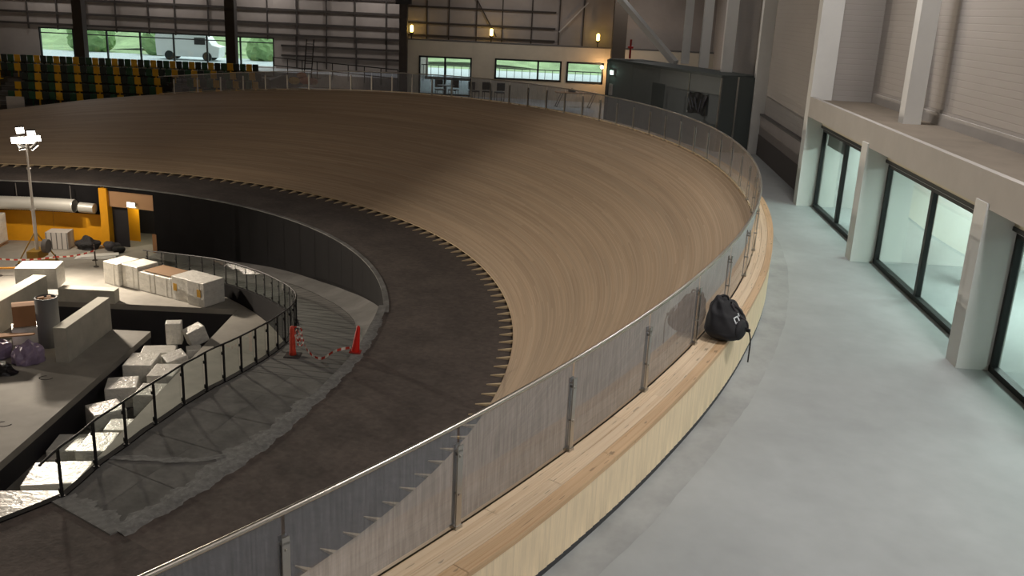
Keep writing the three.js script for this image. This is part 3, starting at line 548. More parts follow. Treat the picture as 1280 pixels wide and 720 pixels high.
// ------------------------------------------------------------------ grandstand
{
  const d = [SDX, SDZ], nrm = [Math.cos(AS * RAD), Math.sin(AS * RAD)];     // along the straight, and away from the track
  const o = [CX + nrm[0] * (R0 + 9.0), CZ + nrm[1] * (R0 + 9.0)], turn = Math.atan2(-SDZ, SDX);
  const P = (s, q, y) => [o[0] + d[0] * s + nrm[0] * q, y, o[1] + d[1] * s + nrm[1] * q];
  const rows = 5, RY = k => -2.2 + .47 * k, RQ = k => 1.3 + .9 * k, S0 = -9.6, S1 = 15;
  const st = thing('grandstand', 'stepped dark concrete grandstand terrace beside the far straight', 'grandstand', [0, 0, 0], 0, null, 'structure');
  for (let k = 0; k < rows; k++) mesh('terrace', box(S1 - S0, RY(k) + 4.2, .94, ...P((S0 + S1) / 2, RQ(k) + .15, (RY(k) - 4.2) / 2), turn), plain('#4b463f', .9), st);
  mesh('terrace_end', box(.2, 4, 6.2, ...P(S0 - .1, 2.8, -2), turn), plain('#3a3632', .9), st);
  const seatG = merge([rbox(.35, .05, .38, .02, 0, .4, 0), rbox(.37, .44, .05, .02, 0, .62, .19), box(.06, .4, .1, 0, .2, .1)]);
  const names = ['lowest', 'second', 'third', 'fourth', 'topmost'];
  const aisle = s => (s > 6.0 && s < 7.2) || (s > -4.1 && s < -2.9);
  for (let k = 0; k < rows; k++) for (let i = 0; i < 62; i++) {
    const s = S0 + .3 + i * .4 + k * .36; if (aisle(s) && k < 3) continue; if (s > S1 - .2) continue;
    const c = i % 3, half = k < 4 && (s > 7.2 || s < -4) ? 0 : 0;
    const yel = c === 1, m = yel ? M.seatYellow : c === 2 ? M.seatGreen : M.seatDark, word = yel ? 'yellow' : c === 2 ? 'green' : 'very dark green';
    const g = mesh(numbered('grandstand_seat'), seatG, m); scene.add(g); g.position.set(...P(s, RQ(k) + .12, RY(k))); g.rotation.y = turn + Math.PI;
    const block = s < -3.5 ? 'beside the lounge landing' : s < 6.6 ? 'between two aisles' : 'past the white board';
    tag(g, `${word} plastic seat, ${names[k]} grandstand row, ${block}`, 'seat', 'grandstand seats');
  }
  const as = thing('aisle_steps', 'pale steps of the grandstand aisle between the seats', 'steps', [0, 0, 0], 0, null, 'structure');
  for (const s of [6.6, -3.5]) for (let k = 0; k < 5; k++) for (const h of [0, 1]) mesh('step', box(1.0, .2, .4, ...P(s, RQ(k) + .3 + h * .4, RY(k) + .1 + h * .2), turn), M.greySteel, as);
  const wb = thing('white_board', 'pale square board standing at the foot of the grandstand', 'board', P(5.0, -.35, -2.72), turn); mesh('panel', box(1.0, 1.15, .06, 0, .62, 0), M.fascia, wb); mesh('stand', merge([bar([-.4, 0, .25], [-.4, .7, .03], .02), bar([.4, 0, .25], [.4, .7, .03], .02)]), M.greySteel, wb);
  const rl = thing('stand_guardrail', 'dark guardrail on the landing between grandstand and lounge', 'railing', [0, 0, 0]);
  for (let i = 0; i <= 8; i++) mesh('baluster', bar([-16 + i * 1.1, -.2, -61.5 + i * .75], [-16 + i * 1.1, 1.0, -61.5 + i * .75], .03), M.girt, rl);
  for (const y of [.5, 1.0]) mesh('bar', bar([-16, y, -61.5], [-7.2, y, -55.5], .03), M.girt, rl);
  const ld = thing('step_ladder', 'tall dark step ladder leaning by the back wall beside the grandstand', 'ladder', [-13.4, 0, -59.5], .3);
  for (const sx of [-.22, .22]) mesh('stile', bar([sx, 0, .5], [sx + .25, 2.3, -.1], .035), M.girt, ld); for (let i = 1; i < 8; i++) mesh('rung', bar([-.22 + i * .031, i * .29, .5 - i * .075], [.22 + i * .031, i * .29, .5 - i * .075], .02), M.girt, ld);
  structure('landing', box(5.6, .03, 8.6, -9.6, .012, -57.2), plain('#453c35', .9), 'dark sheet painting shade over the landing between grandstand and lounge', 'floor');  // dark sheet stands for the weaker light on this stretch of floor
  const hp = thing('orange_sacks', 'small heap of orange and yellow sacks behind the top edge of the track', 'sacks', [-12.4, 0, -54.6]);
  for (const [x, y, z, r, c] of [[0, .22, 0, .3, '#c2542a'], [-.6, .2, .1, .28, '#c89a2c'], [.45, .2, .1, .26, '#8a3f22'], [-.2, .5, 0, .24, '#b8632f']]) mesh('sack', new THREE.SphereGeometry(r, 12, 8).scale(1.25, .75, .9).translate(x, y, z), plain(c, .9), hp);
}
// ------------------------------------------------------------------ outdoors
structure('lawn', merge([box(140, .2, 60, -20, -.35, -97)]), M.grass, 'green lawn outside the back windows', 'lawn');
structure('grass_bank', grid((u, v) => [-60 + 90 * u, -.25 + 3.4 * v * v * (3 - 2 * v) + .3 * Math.sin(u * 23), -82 - 12 * v], 60, 8, (u, v) => [u * 90, v * 12]), M.grass, 'green grass bank outside beyond the road', 'bank');
structure('road', box(120, .04, 9, -10, -.22, -72.5), M.asphaltOut, 'grey road outside the windows', 'road');
structure('terrace', box(30, .05, 11, 4, -.21, -59.5), M.asphaltOut, 'pale paved terrace outside the lounge', 'terrace');
for (const [x, z, r, l] of [[-29, -77, 1.5, 'round green bush outside the window strip, by the white van'], [-20.5, -76, 1.3, 'round green bush outside the end of the window strip'], [-35, -78, 1.8, 'large green bush outside the start of the window strip']]) {
  const g = new THREE.IcosahedronGeometry(r, 4), p = g.attributes.position; for (let i = 0; i < p.count; i++) { const k = 1 + .14 * Math.sin(p.getX(i) * 7 + p.getY(i) * 5) * Math.sin(p.getZ(i) * 6); p.setXYZ(i, p.getX(i) * k, p.getY(i) * k * .85, p.getZ(i) * k); } g.computeVertexNormals();
  const b = thing('bush', l, 'bush', [x, -.25, z]); mesh('foliage', g.translate(0, r * .7, 0), M.leaf, b);
}
{
  const v = thing('parked_van', 'white van parked outside the window strip', 'van', [-25.2, -.2, -73], .05);
  const sh = new THREE.Shape(); [[-2.3, .35], [2.2, .35], [2.3, 1.0], [1.75, 1.15], [1.2, 1.95], [-2.2, 2.0], [-2.35, 1.7]].forEach((p, i) => i ? sh.lineTo(...p) : sh.moveTo(...p)); sh.closePath();
  mesh('body', new THREE.ExtrudeGeometry(sh, { depth: 1.7, bevelEnabled: true, bevelSize: .06, bevelThickness: .06, bevelSegments: 2 }).translate(0, 0, -.85), plain('#e6e9ea', .3), v);
  for (const x of [-1.4, 1.4]) for (const z of [-.85, .85]) mesh('wheel', new THREE.CylinderGeometry(.34, .34, .2, 20).rotateX(Math.PI / 2).translate(x, .34, z), M.frame, v);
  mesh('side_window', box(.8, .5, .04, .9, 1.45, .93), M.frame, v);
  const fn = thing('terrace_railing', 'low dark railing on the terrace outside the lounge windows', 'railing', [0, 0, -63]); for (let x = -7; x <= 12; x += .5) mesh('baluster', bar([x, -.2, 0], [x, .9, 0], .02, 6), M.frame, fn); mesh('top_bar', bar([-7, .9, 0], [12, .9, 0], .03), M.frame, fn);
}
// ------------------------------------------------------------------ ramp railing
{
  const t = thing('ramp_railing', 'glass ramp railing with thin black posts and handrail curving beside the ramp', 'railing');
  const RR = a => RB(a) - .03, base = a => rampY(a) + .02;
  const pa = [33.1, 29.6, 26.3, 22.7, 18.9, 15.9, 13.2]; for (let a = 10.2; a > -68; a -= 3.05) pa.push(a);
  const pg = merge([box(.035, .94, .05, 0, .47, 0), box(.05, .09, .07, -.02, .12, 0), box(.05, .07, .07, -.02, .72, 0), box(.1, .02, .09, 0, .01, 0)]);
  for (const a of pa) { const p = mesh('post', pg, M.darkSteel, t); p.position.set(...at(a, RR(a), base(a))); p.rotation.y = -a * RAD; }
  const pts = []; pts.push(new THREE.Vector3(...at(34.8, 17.5, base(34) + .93))); for (let a = 33.1; a >= -67; a -= 2) pts.push(new THREE.Vector3(...at(a, RR(a), base(a) + .95)));
  mesh('handrail', new THREE.TubeGeometry(new THREE.CatmullRomCurve3(pts), 200, .024, 8), M.darkSteel, t);
  for (let i = 0; i < pa.length - 1; i++) { const a = pa[i] - .12, b = pa[i + 1] + .12; mesh('glass_panel', solidSweep(a, b, q => [[RR(q) - .035, base(q) + .05], [RR(q) - .035, base(q) + .9]], 1), M.clear, t); }
}
// ------------------------------------------------------------------ doorway and duct in the curved wall
{
  const d = thing('door_1', 'wide doorway in the curved wall with dark doors and tan lintel', 'doorway', [0, 0, 0], 0, null, 'structure');
  mesh('jamb', solidSweep(-80, -81.2, a => [[RW + .3, YA - .1], [RW - .06, YA - .1], [RW - .06, YF], [RW + .3, YF]], .3), M.yellow, d);
  mesh('jamb_side', merge([beam(at(-80, RW + .3, -5.6), at(-80, RW - .06, -5.6), .02, 2.9)]), M.yellow, d);
  mesh('lintel', solidSweep(-72.5, -80, a => [[RW + .35, -4.25], [RW + .1, -4.25], [RW + .1, -5.02], [RW + .35, -5.02]], 1), M.tan, d);
  mesh('lintel_head', solidSweep(-72.5, -80.5, a => [[RW + .06, YA - .01], [RW + .06, -4.27]], 1), M.blackWall, d);
  mesh('door_leaf', solidSweep(-77.5, -80, a => [[RW + .3, -5.0], [RW + .3, YF + .02]], .5), M.blackPanel, d);
  mesh('pier', solidSweep(-78.2, -79.9, a => [[RW + 1.5, -4.6], [RW + 1.5, YF]], .5), M.yellow, d);
  mesh('side_panel', solidSweep(-77.6, -81.6, a => [[RW + 3, -4.6], [RW + 3, YF + .02]], .5), M.blackPanel, d);
  mesh('edge_strip', solidSweep(-72.3, -73.0, a => [[RW - .02, -6.1], [RW - .02, YF]], .3), M.cardboard, d);
  structure('passage_wall', solidSweep(-66, -90, a => [[RW + 4, -4.2], [RW + 4, YF]], 1), M.tan, 'tan back wall of the passage under the track', 'wall');
  const e = thing('passage_sign', 'bright pale emergency sign under the doorway lintel', 'sign', at(-76.1, RW - .02, -4.8), Math.PI / 2 - 76 * RAD * -1 - Math.PI);
  mesh('case', box(.42, .22, .1), M.white, e); mesh('face', box(.4, .2, .02, 0, 0, .06), lampMat('#f2ffd8', 5), e); mesh('face', box(.4, .02, .1, 0, -.11, 0), lampMat('#f2ffd8', 5), e);
  const p = new THREE.PointLight('#fff3cf', 3, 0, 2); p.position.set(...at(-77, RW + 1.0, -5.1)); p.castShadow = true; scene.add(p);
  const du = thing('air_duct', 'long silver spiral air duct along the wall above the yellow paint', 'duct');
  const pts = [], path = (x0, x1) => { const o = []; for (let a = x0; a >= x1; a -= 3) o.push(new THREE.Vector3(...at(a, RW - .35, -5.02))); return new THREE.CatmullRomCurve3(o); };
  const g = new THREE.TubeGeometry(path(-84.5, -150), 400, .3, 16), P = g.attributes.position, N = g.attributes.normal; for (let i = 0; i < P.count; i++) { const k = .018 * (Math.floor(i / 17) % 2); P.setXYZ(i, P.getX(i) + N.getX(i) * k, P.getY(i) + N.getY(i) * k, P.getZ(i) + N.getZ(i) * k); } g.computeVertexNormals();
  mesh('spiral_pipe', g, plain('#c9c8c2', .42, .35), du);
  const c = at(-83.8, RW - .3, -5.08), c2 = at(-81.6, RW - .25, -5.1); mesh('end_sleeve', bar(c, c2, .24, 18), plain('#c9c8c2', .42, .35), du);
  for (const a of [-85, -93, -101]) mesh('hanger', bar(at(a, RW - .33, -4.7), at(a, RW - .33, YA - .02), .02), M.greySteel, du);
}
// ------------------------------------------------------------------ lighting towers, the second one added
function tower(label, pos, H, heads, target, cd, angle, penumbra, hex = '#ffe9cc') {
  const t = thing('lighting_tower', label, 'light tower', pos);
  mesh('mast', merge([bar([0, .5, 0], [0, H * .45, 0], .075, 10), bar([0, H * .4, 0], [0, H * .78, 0], .055, 10), bar([0, H * .7, 0], [0, H, 0], .038, 10), box(.17, .06, .17, 0, H * .45, 0), box(.13, .05, .13, 0, H * .78, 0)]), M.fascia, t);
  mesh('base_frame', merge([box(.5, .35, .9, 0, .5, 0), bar([-.7, .12, .4], [.7, .12, .4], .04), bar([-.7, .12, -.4], [.7, .12, -.4], .04), bar([-.7, .1, .4], [0, 1.5, 0], .03), bar([.7, .1, -.4], [0, 1.5, 0], .03)]), plain('#8a6a1c', .6), t);
  for (const [x, z] of [[-.7, .4], [.7, .4], [-.7, -.4], [.7, -.4]]) mesh('outrigger_foot', new THREE.CylinderGeometry(.1, .12, .06, 10).translate(x, .03, z), M.frame, t);
  mesh('reel', new THREE.CylinderGeometry(.3, .3, .2, 18).rotateZ(Math.PI / 2).translate(.42, .85, 0), M.greySteel, t);
  mesh('crossbar', bar([-.55, H, 0], [.55, H, 0], .03), M.fascia, t);
  for (const [x, y, z, own, power] of heads) {
    const T = new THREE.Vector3(...(own || target)).sub(new THREE.Vector3(...pos));
    const h = new THREE.Group(); h.name = 'lamp_head'; h.position.set(x, H + y, z); t.add(h);
    const dir = T.clone().sub(new THREE.Vector3(x, H + y, z)); h.quaternion.setFromUnitVectors(new THREE.Vector3(0, 0, 1), dir.normalize());
    mesh('case', rbox(.34, .3, .14, .03, 0, 0, -.08), M.greySteel, h); mesh('lens', box(.3, .26, .02, 0, 0, .0), lampMat('#fff4e0', 14), h);
    const s = new THREE.SpotLight(hex, power || cd, 0, angle, penumbra, 2); s.position.set(x, H + y, z).add(dir.clone().multiplyScalar(.06)); s.target.position.copy(T); s.castShadow = true; s.shadow.radius = 5; t.add(s); t.add(s.target);
  }
}
tower('tall lighting tower with bright floodlights standing on the infield floor', [-20.95, YF, -39.6], 5.45, [[-.42, 0, .05], [-.12, 0, .05], [.2, .02, .05], [.5, .12, .05], [-.2, .42, 0], [.28, .3, .02], [-.3, -.3, -.12, [-24, YF + .5, -43], 36], [.3, -.3, -.12, [-17, YF, -42], 24]], [-14.5, YF - .2, -25], 96, 1.15, .6, '#ffeed8');
tower('unseen lighting tower added along the infield to light the banked curve', [-45, YF, -38], 6, [[-.4, 0, 0], [0, 0, 0], [.4, 0, 0]], [-39.3, -12.5, -.1], 450, 1.5, .06, '#fff0dc');  // added out of view; its cone edge draws the light boundary on the bank

// ------------------------------------------------------------------ wrapped white blocks
const wrapVariants = [0, 1, 2].map(i => { const m = M.wrap.clone(); m.map = wrapTex.clone(); m.map.offset.set(i * .31, i * .17); m.map.needsUpdate = true; m.color.setScalar([1, .96, .92][i]); return m; });
function foam(label, x, y, z, w, h, d, ry, rx = 0, rz = 0, sticker, group) {
  const g = new RoundedBoxGeometry(w, h, d, 4, .035), p = g.attributes.position, s = rnd() * 20;
  for (let i = 0; i < p.count; i++) { const q = [p.getX(i), p.getY(i), p.getZ(i)]; const k = .018 * Math.sin(q[0] * 9 + s) * Math.sin(q[1] * 7 + s * 2) + .014 * Math.sin(q[2] * 11 + s * 3); p.setXYZ(i, q[0] * (1 + k), q[1] * (1 + k), q[2] * (1 + k)); } g.computeVertexNormals();
  const t = thing('foam_block', label, 'block', [x, y, z], 0, group); t.rotation.set(rx, ry, rz, 'YXZ');
  mesh('block', g.translate(0, h / 2, 0), wrapVariants[Math.floor(rnd() * 3)], t);
  mesh('wrap_seam', merge([box(.025, h * .96, .01, w * .2, h * .5, d * .508)]), wrapVariants[2], t);
  if (sticker) mesh('sticker', box(.2, .3, .012, sticker[0] * w, h * .55, d * .512), plain('#c8961e', .6), t);
}
{
  // row along the edge of the pit
  const ax = -16.75, az = -37.95, bx = -11.65, bz = -35.25, n = 6, ry = -Math.atan2(bz - az, bx - ax);
  const nm = ['at the doorway end of the row', 'second from the doorway in the row', 'carrying the far edge of the brown board', 'carrying the near edge of the brown board', 'beside the brown board towards the ramp', 'with a yellow label at the ramp end of the row'];
  const uz = [Math.sin(ry) * 1, Math.cos(ry) * 1]; // away to the front of the row
  for (let i = 0; i < n; i++) {
    const k = (i + .5) / n, f = i === 5 ? .12 : i === 0 ? .15 : 0, low = i === 2 || i === 3 ? .82 : i === 5 ? 1.0 : .96;
    foam(`white wrapped foam block ${nm[i]}`, lerp(ax, bx, k) + uz[0] * f, YF, lerp(az, bz, k) + uz[1] * f, .93, low, 1.1, ry, 0, 0, i === 5 ? [.2] : i === 4 ? [-.3] : null, 'foam blocks in the row');
  }
  const b = thing('brown_board', 'flat brown board lying on the row of white blocks', 'board', [lerp(ax, bx, .5), YF + .845, lerp(az, bz, .5)], ry); mesh('sheet', rbox(1.5, .03, 1.0, .01, 0, .015, -.06), M.brownBoard, b);
}
{
  const gp = 'foam blocks heaped in the stair trench', L = s => `white wrapped foam block ${s}`;
  const P = [
    ['upright at the far end of the trench heap', -12.05, -7.3, -31.55, .55, .8, .45, .25, 0, 0],
    ['tilted against the trench edge at the far end of the heap', -11.17, -7.2, -31.5, .66, .6, .56, .7, 0, .32],
    ['small and low beside the tilted one', -11.05, -7.5, -30.65, .5, .4, .5, .4, 0, 0],
    ['lying flat behind the one with the broken corner', -12.2, -7.75, -30.45, 1.15, .62, .8, .2, 0, 0],
    ['tipped up with a broken corner on top of the heap', -11.35, -7.45, -29.75, .72, .45, .6, .7, .15, .2],
    ['long and flat beside the trench wall in the middle', -12.3, -7.75, -29.2, .95, .72, 1.2, .1, 0, 0],
    ['with a dent on top in the middle of the heap', -11.2, -7.8, -28.3, .85, .8, 1.1, .08, 0, 0],
    ['beside the trench wall, lower than its neighbours', -12.3, -7.85, -27.55, .95, .66, 1.0, .3, 0, 0],
    ['with shiny torn film near the middle of the railing', -11.17, -7.85, -27.0, .8, .72, 1.0, .06, 0, 0],
    ['with a pointed corner jutting towards the trench wall', -12.05, -7.9, -25.75, .95, .68, .95, .7, 0, 0],
    ['half hidden by the handrail of the ramp railing', -11.25, -7.95, -24.85, .75, .62, .8, .1, 0, 0],
    ['low beside the trench wall before the landing', -12.4, -8.05, -24.0, .85, .5, 1.1, .12, 0, 0],
    ['behind the lower part of the railing glass', -11.3, -7.85, -23.5, .85, .62, 1.2, .1, 0, 0],
    ['lying flat by the bottom end of the railing', -11.65, -7.85, -21.9, 1.5, .5, 1.3, .2, 0, 0],
    ['beyond the end of the railing, torn open', -11.7, -7.85, -20.2, 1.6, .55, 1.3, .12, 0, 0],
    ['last in the trench, next to the blue sheet', -11.75, -7.85, -18.5, 1.5, .6, 1.4, .2, 0, 0]];
  for (const [s, x, y, z, w, h, d, ry, rx, rz] of P) foam(L(s), x, y, z, w, h, d, ry, rx, rz, null, gp);
  const bl = thing('blue_sheet', 'crumpled blue plastic sheet at the end of the trench', 'sheet', [-11.75, YF - .85, -16.6]);
  mesh('sheet', grid((u, v) => [(u - .5) * 1.8, .25 + .14 * Math.sin(u * 9) * Math.cos(v * 7), (v - .5) * 1.2], 16, 12), plain('#243a6e', .4), bl);
}
// ------------------------------------------------------------------ left part of the infield: concrete blocks, drum, heap
{
  // upright concrete panel with raking top
  const c = thing('concrete_upstand', 'pale concrete upstand wall on the slab with its lit top painted lighter', 'wall block', [-14.63, YF, -28.5], 0);
  const len = 3.35; mesh('body', box(.42, 1.18, len, 0, .59, -len / 2), M.upstand, c); mesh('top', box(.42, .03, len, 0, 1.19, -len / 2), M.litTopPaint, c);
  const c2 = thing('concrete_upstand', 'brightly lit concrete upstand at the back beside the cardboard boxes', 'wall block', [-18.2, YF, -31.2], 0);
  mesh('body', box(.5, 1.1, 4.6, 0, .55, -.9), M.upstand, c2); mesh('top', box(.5, .03, 4.6, 0, 1.115, -.9), M.litTopPaint, c2);
  const c3 = thing('concrete_upstand', 'concrete upstand across the stairwell behind the grey drum', 'wall block', [-16.6, YF, -34.9], 0);
  mesh('body', box(2.2, .5, .45, 0, .25, 0), M.upstand, c3); mesh('top', box(2.2, .03, .45, 0, .515, 0), M.litTopPaint, c3);
  foam('white plastic wrapped foam block lit brightly behind the cardboard boxes', -18.6, YF + .45, -35.2, 1.5, .85, 1.1, .2);
  const d = thing('grey_drum', 'tall grey cylinder roll standing beside the concrete upstand', 'drum', [-15.75, YF, -30.0]);
  mesh('shell', new THREE.LatheGeometry([[0, 0], [.36, 0], [.36, 1.72], [.33, 1.74], [.31, 1.7], [.31, 1.4], [0, 1.4]].map(p => new THREE.Vector2(...p)), 28), plain('#6d6f72', .6), d);
  for (let i = 0; i < 5; i++) mesh('scrap', rbox(.2, .08, .14, .02, .18 * Math.cos(i * 2.4), 1.68 + .03 * (i % 2), .18 * Math.sin(i * 2.4), i), M.cardboard, d);
  const carton = (l, x, y, z, w, h, dd, ry, m) => { const t = thing('cardboard_box', l, 'box', [x, y, z], ry); mesh('body', box(w, h, dd, 0, h / 2, 0), m, t); for (const s of [-1, 1]) mesh('flap', box(w * .98, .012, dd * .5, 0, h + .008 + (s > 0 ? .02 : 0), s * dd * .25, 0, s * .1), m, t); mesh('tape', box(w * 1.004, .014, .06, 0, h + .035, 0), M.tan, t); };
  carton('brown cardboard box on top of the pale box beside the grey drum', -16.75, YF + .6, -30.35, .7, .72, .6, .5, M.cardboard);
  carton('pale shiny box under the brown cardboard box', -16.75, YF, -30.35, .85, .54, .72, .5, M.wrap);
  // film heap
  const heap = (l, cat, x, z, w, h, dd, m, s) => { const t = thing('film_heap', l, cat, [x, YF, z]); const g = new THREE.IcosahedronGeometry(1, 6), p = g.attributes.position; for (let i = 0; i < p.count; i++) { const q = [p.getX(i), p.getY(i), p.getZ(i)]; const k = 1 + .16 * Math.sin(q[0] * 5 + s) * Math.sin(q[1] * 6 + s) + .1 * Math.sin(q[2] * 9 + s * 2) * Math.cos(q[0] * 8); p.setXYZ(i, q[0] * w * k, Math.max(0, q[1]) * h * k, q[2] * dd * k); } g.computeVertexNormals(); mesh('film', g, m, t); return t; };
  const purple = phys({ color: '#8f7f9d', roughness: .35, clearcoat: .4, bumpMap: wrapBump, bumpScale: .03 });
  heap('heap of purple tinted plastic film between drum and slab edge', 'film heap', -15.75, -28.55, .5, .6, .5, purple, 1.3);
  heap('low heap of purple tinted film in front of the pale box', 'film heap', -17.0, -28.85, .55, .55, .5, purple, 4.1);
  heap('black plastic bags heaped in front of the purple film', 'bags', -16.5, -27.4, .85, .4, .45, plain('#141317', .3), 2.6);
  const pl = thing('brown_planks', 'short brown planks lying on the purple film', 'planks', [-16.35, YF + .72, -28.75], .2); for (let i = 0; i < 3; i++) mesh('plank', box(1.3, .04, .14, 0, .03 + .03 * i, -.18 + i * .17, .1 * i), M.cardboard, pl);
  // survey rings drawn on the slab
  for (const [x, z, l] of [[-14.53, -27.2, 'dark ring stain on the slab near the upstand'], [-14.07, -23.85, 'dark ring stain on the slab away from the upstand']]) single('ring_stain', new THREE.TorusGeometry(.2, .02, 4, 20, 4.4).rotateX(Math.PI / 2).scale(1, .2, .8).translate(x, YF + .004, z), M.void, l, 'stain');
}
// ------------------------------------------------------------------ things along the yellow wall, tape barrier
{
  const p = thing('pallet_stack', 'pale wrapped pallet load against the left part of the yellow wall', 'pallet', [-24.6, YF, -42.2], .05); mesh('load', rbox(1.3, 1.35, 1.2, .04, 0, .82, 0), wrapVariants[1], p); for (const y of [.03, .12]) mesh('pallet_deck', box(1.3, .03, 1.2, 0, y, 0), M.tan, p);
  const c = thing('steel_crate', 'grey steel crate on the infield before the yellow wall', 'crate', [-21.35, YF, -42.5], .1); mesh('body', box(1.0, .8, .8, 0, .42, 0), M.fascia, c); for (let i = 0; i < 5; i++) mesh('rib', box(.04, .78, .82, -.46 + i * .23, .42, 0), M.greySteel, c);
  for (const [i, x, z, r, col, l] of [[0, -20.05, -42.5, .4, '#2b2a2c', 'dark machine part heap beside the steel crate'], [1, -18.95, -42.5, .3, '#3d3b3e', 'grey tarpaulin bundle between machine parts and doorway'], [2, -18.45, -42.1, .22, '#151517', 'small black bag beside the tarpaulin bundle']]) { const t = thing('bundle', l, 'bundle', [x, YF, z]); const g = new THREE.IcosahedronGeometry(r, 4), q = g.attributes.position; for (let k = 0; k < q.count; k++) { const f = 1 + .25 * Math.sin(q.getX(k) * 11 + i) * Math.sin(q.getZ(k) * 9) + .12 * Math.sin(q.getY(k) * 17); q.setXYZ(k, q.getX(k) * f * 1.2, Math.max(-r * .5, q.getY(k) * f), q.getZ(k) * f); } g.computeVertexNormals(); mesh('cloth', g.translate(0, r * .5, 0), plain(col, .8), t); }
  const fl = thing('flat_sheets', 'thin white sheets lying on the floor before the doorway', 'sheets', [-19.1, YF, -41.0], .2); for (let i = 0; i < 3; i++) mesh('sheet', box(1.6, .03, .5, .1 * i, .02 + .032 * i, -.1 * i, .1 * i), M.white, fl);
  // tape barrier round the tower
  const st = [[-23.2, -38.2], [-21.6, -37.6], [-19.5, -38.3], [-18.4, -39.6], [-18.9, -40.6]], b = thing('tape_barrier', 'red and white tape barrier on thin stakes around the lighting tower', 'barrier');
  const tapeTex = tex(64, 8, u => (u * 4) % 1 < .5 ? [.72, .18, .13] : [.9, .88, .84]); const tm = std({ map: tapeTex, roughness: .5 });
  for (const [x, z] of st) mesh('stake', merge([bar([x, YF, z], [x, YF + .85, z], .018), new THREE.CylinderGeometry(.1, .12, .04, 10).translate(x, YF + .02, z)]), M.girt, b);
  for (let i = 0; i < st.length - 1; i++) { const [x0, z0] = st[i], [x1, z1] = st[i + 1], L = Math.hypot(x1 - x0, z1 - z0); mesh('tape', grid((u, v) => [lerp(x0, x1, u), YF + .72 + v * .07 - .35 * u * (1 - u), lerp(z0, z1, u)], 14, 1, (u, v) => [u * L / 1.2, v]), tm, b); }
  const yp = thing('yellow_pole', 'yellow pole lying on dark feet on the infield floor below the tower', 'pole', [-21.0, YF, -37.9], .25); mesh('pole', bar([-2, .3, 0], [1.3, .3, 0], .045), plain('#d99a3a', .5), yp); for (const x of [-1.6, .9]) mesh('foot', rbox(.7, .26, .3, .04, x, .13, 0), M.frame, yp);
}
// ------------------------------------------------------------------ cones and tape on the ramp
{
  const a1 = 3.4, p1 = at(a1, 16.62, rampY(a1)), c1 = thing('tape_post', 'orange delineator post on a dark foot with loops of tape by the ramp railing', 'post', p1);
  mesh('foot', rbox(.42, .06, .42, .02, 0, .03, 0), plain('#3a3433', .8), c1); mesh('body', new THREE.LatheGeometry([[0, .05], [.1, .05], [.085, .2], [.065, .8], [.05, .86], [0, .87]].map(p => new THREE.Vector2(...p)), 16), plain('#c4402c', .6), c1);
  const tapeTex = tex(64, 8, u => (u * 4) % 1 < .5 ? [.7, .2, .15] : [.85, .83, .8]); const tm = std({ map: tapeTex, roughness: .5 });
  for (const [x, y, r, q] of [[.12, .72, .13, .3], [.2, .55, .11, 1.2], [.14, .6, .16, 2.1], [.22, .42, .1, .9]]) mesh('tape_loop', new THREE.TorusGeometry(r, .022, 5, 18).scale(1, 1, .5).rotateY(q).translate(x, y, 0), tm, c1);
  const a2 = 4.6, p2 = at(a2, 18.42, YA + .03), c2 = thing('red_cone', 'narrow red cone standing on the kerb of the ramp', 'cone', p2);
  c2.rotation.z = -.12; mesh('body', new THREE.LatheGeometry([[0, .0], [.13, 0], [.125, .05], [.055, .7], [.03, .74], [0, .745]].map(p => new THREE.Vector2(...p)), 18).scale(.85, 1, .85), plain('#cf1f14', .5), c2); mesh('foot', rbox(.3, .03, .3, .01, 0, .015, 0), plain('#8d1d14', .6), c2);
  const tp = [[p1[0] + .34, p1[1] + .36, p1[2] + .08], [p1[0] + .5, p1[1] + .2, p1[2] + .25], [p1[0] + .8, p1[1] + .06, p1[2] + .3], [p2[0] - .5, p2[1] + .02, p2[2] + .12], [p2[0] - .1, p2[1] + .1, p2[2] + .02]].map(p => new THREE.Vector3(...p)), cv = new THREE.CatmullRomCurve3(tp), L = cv.getLength();
  single('barrier_tape', grid((u, v) => { const q = cv.getPoint(u); return [q.x, q.y + v * .07, q.z + .02 * Math.sin(u * 20) * v]; }, 40, 1, (u, v) => [u * L / .9, v]), tm, 'red and white tape sagging across the ramp between post and cone', 'tape');
}
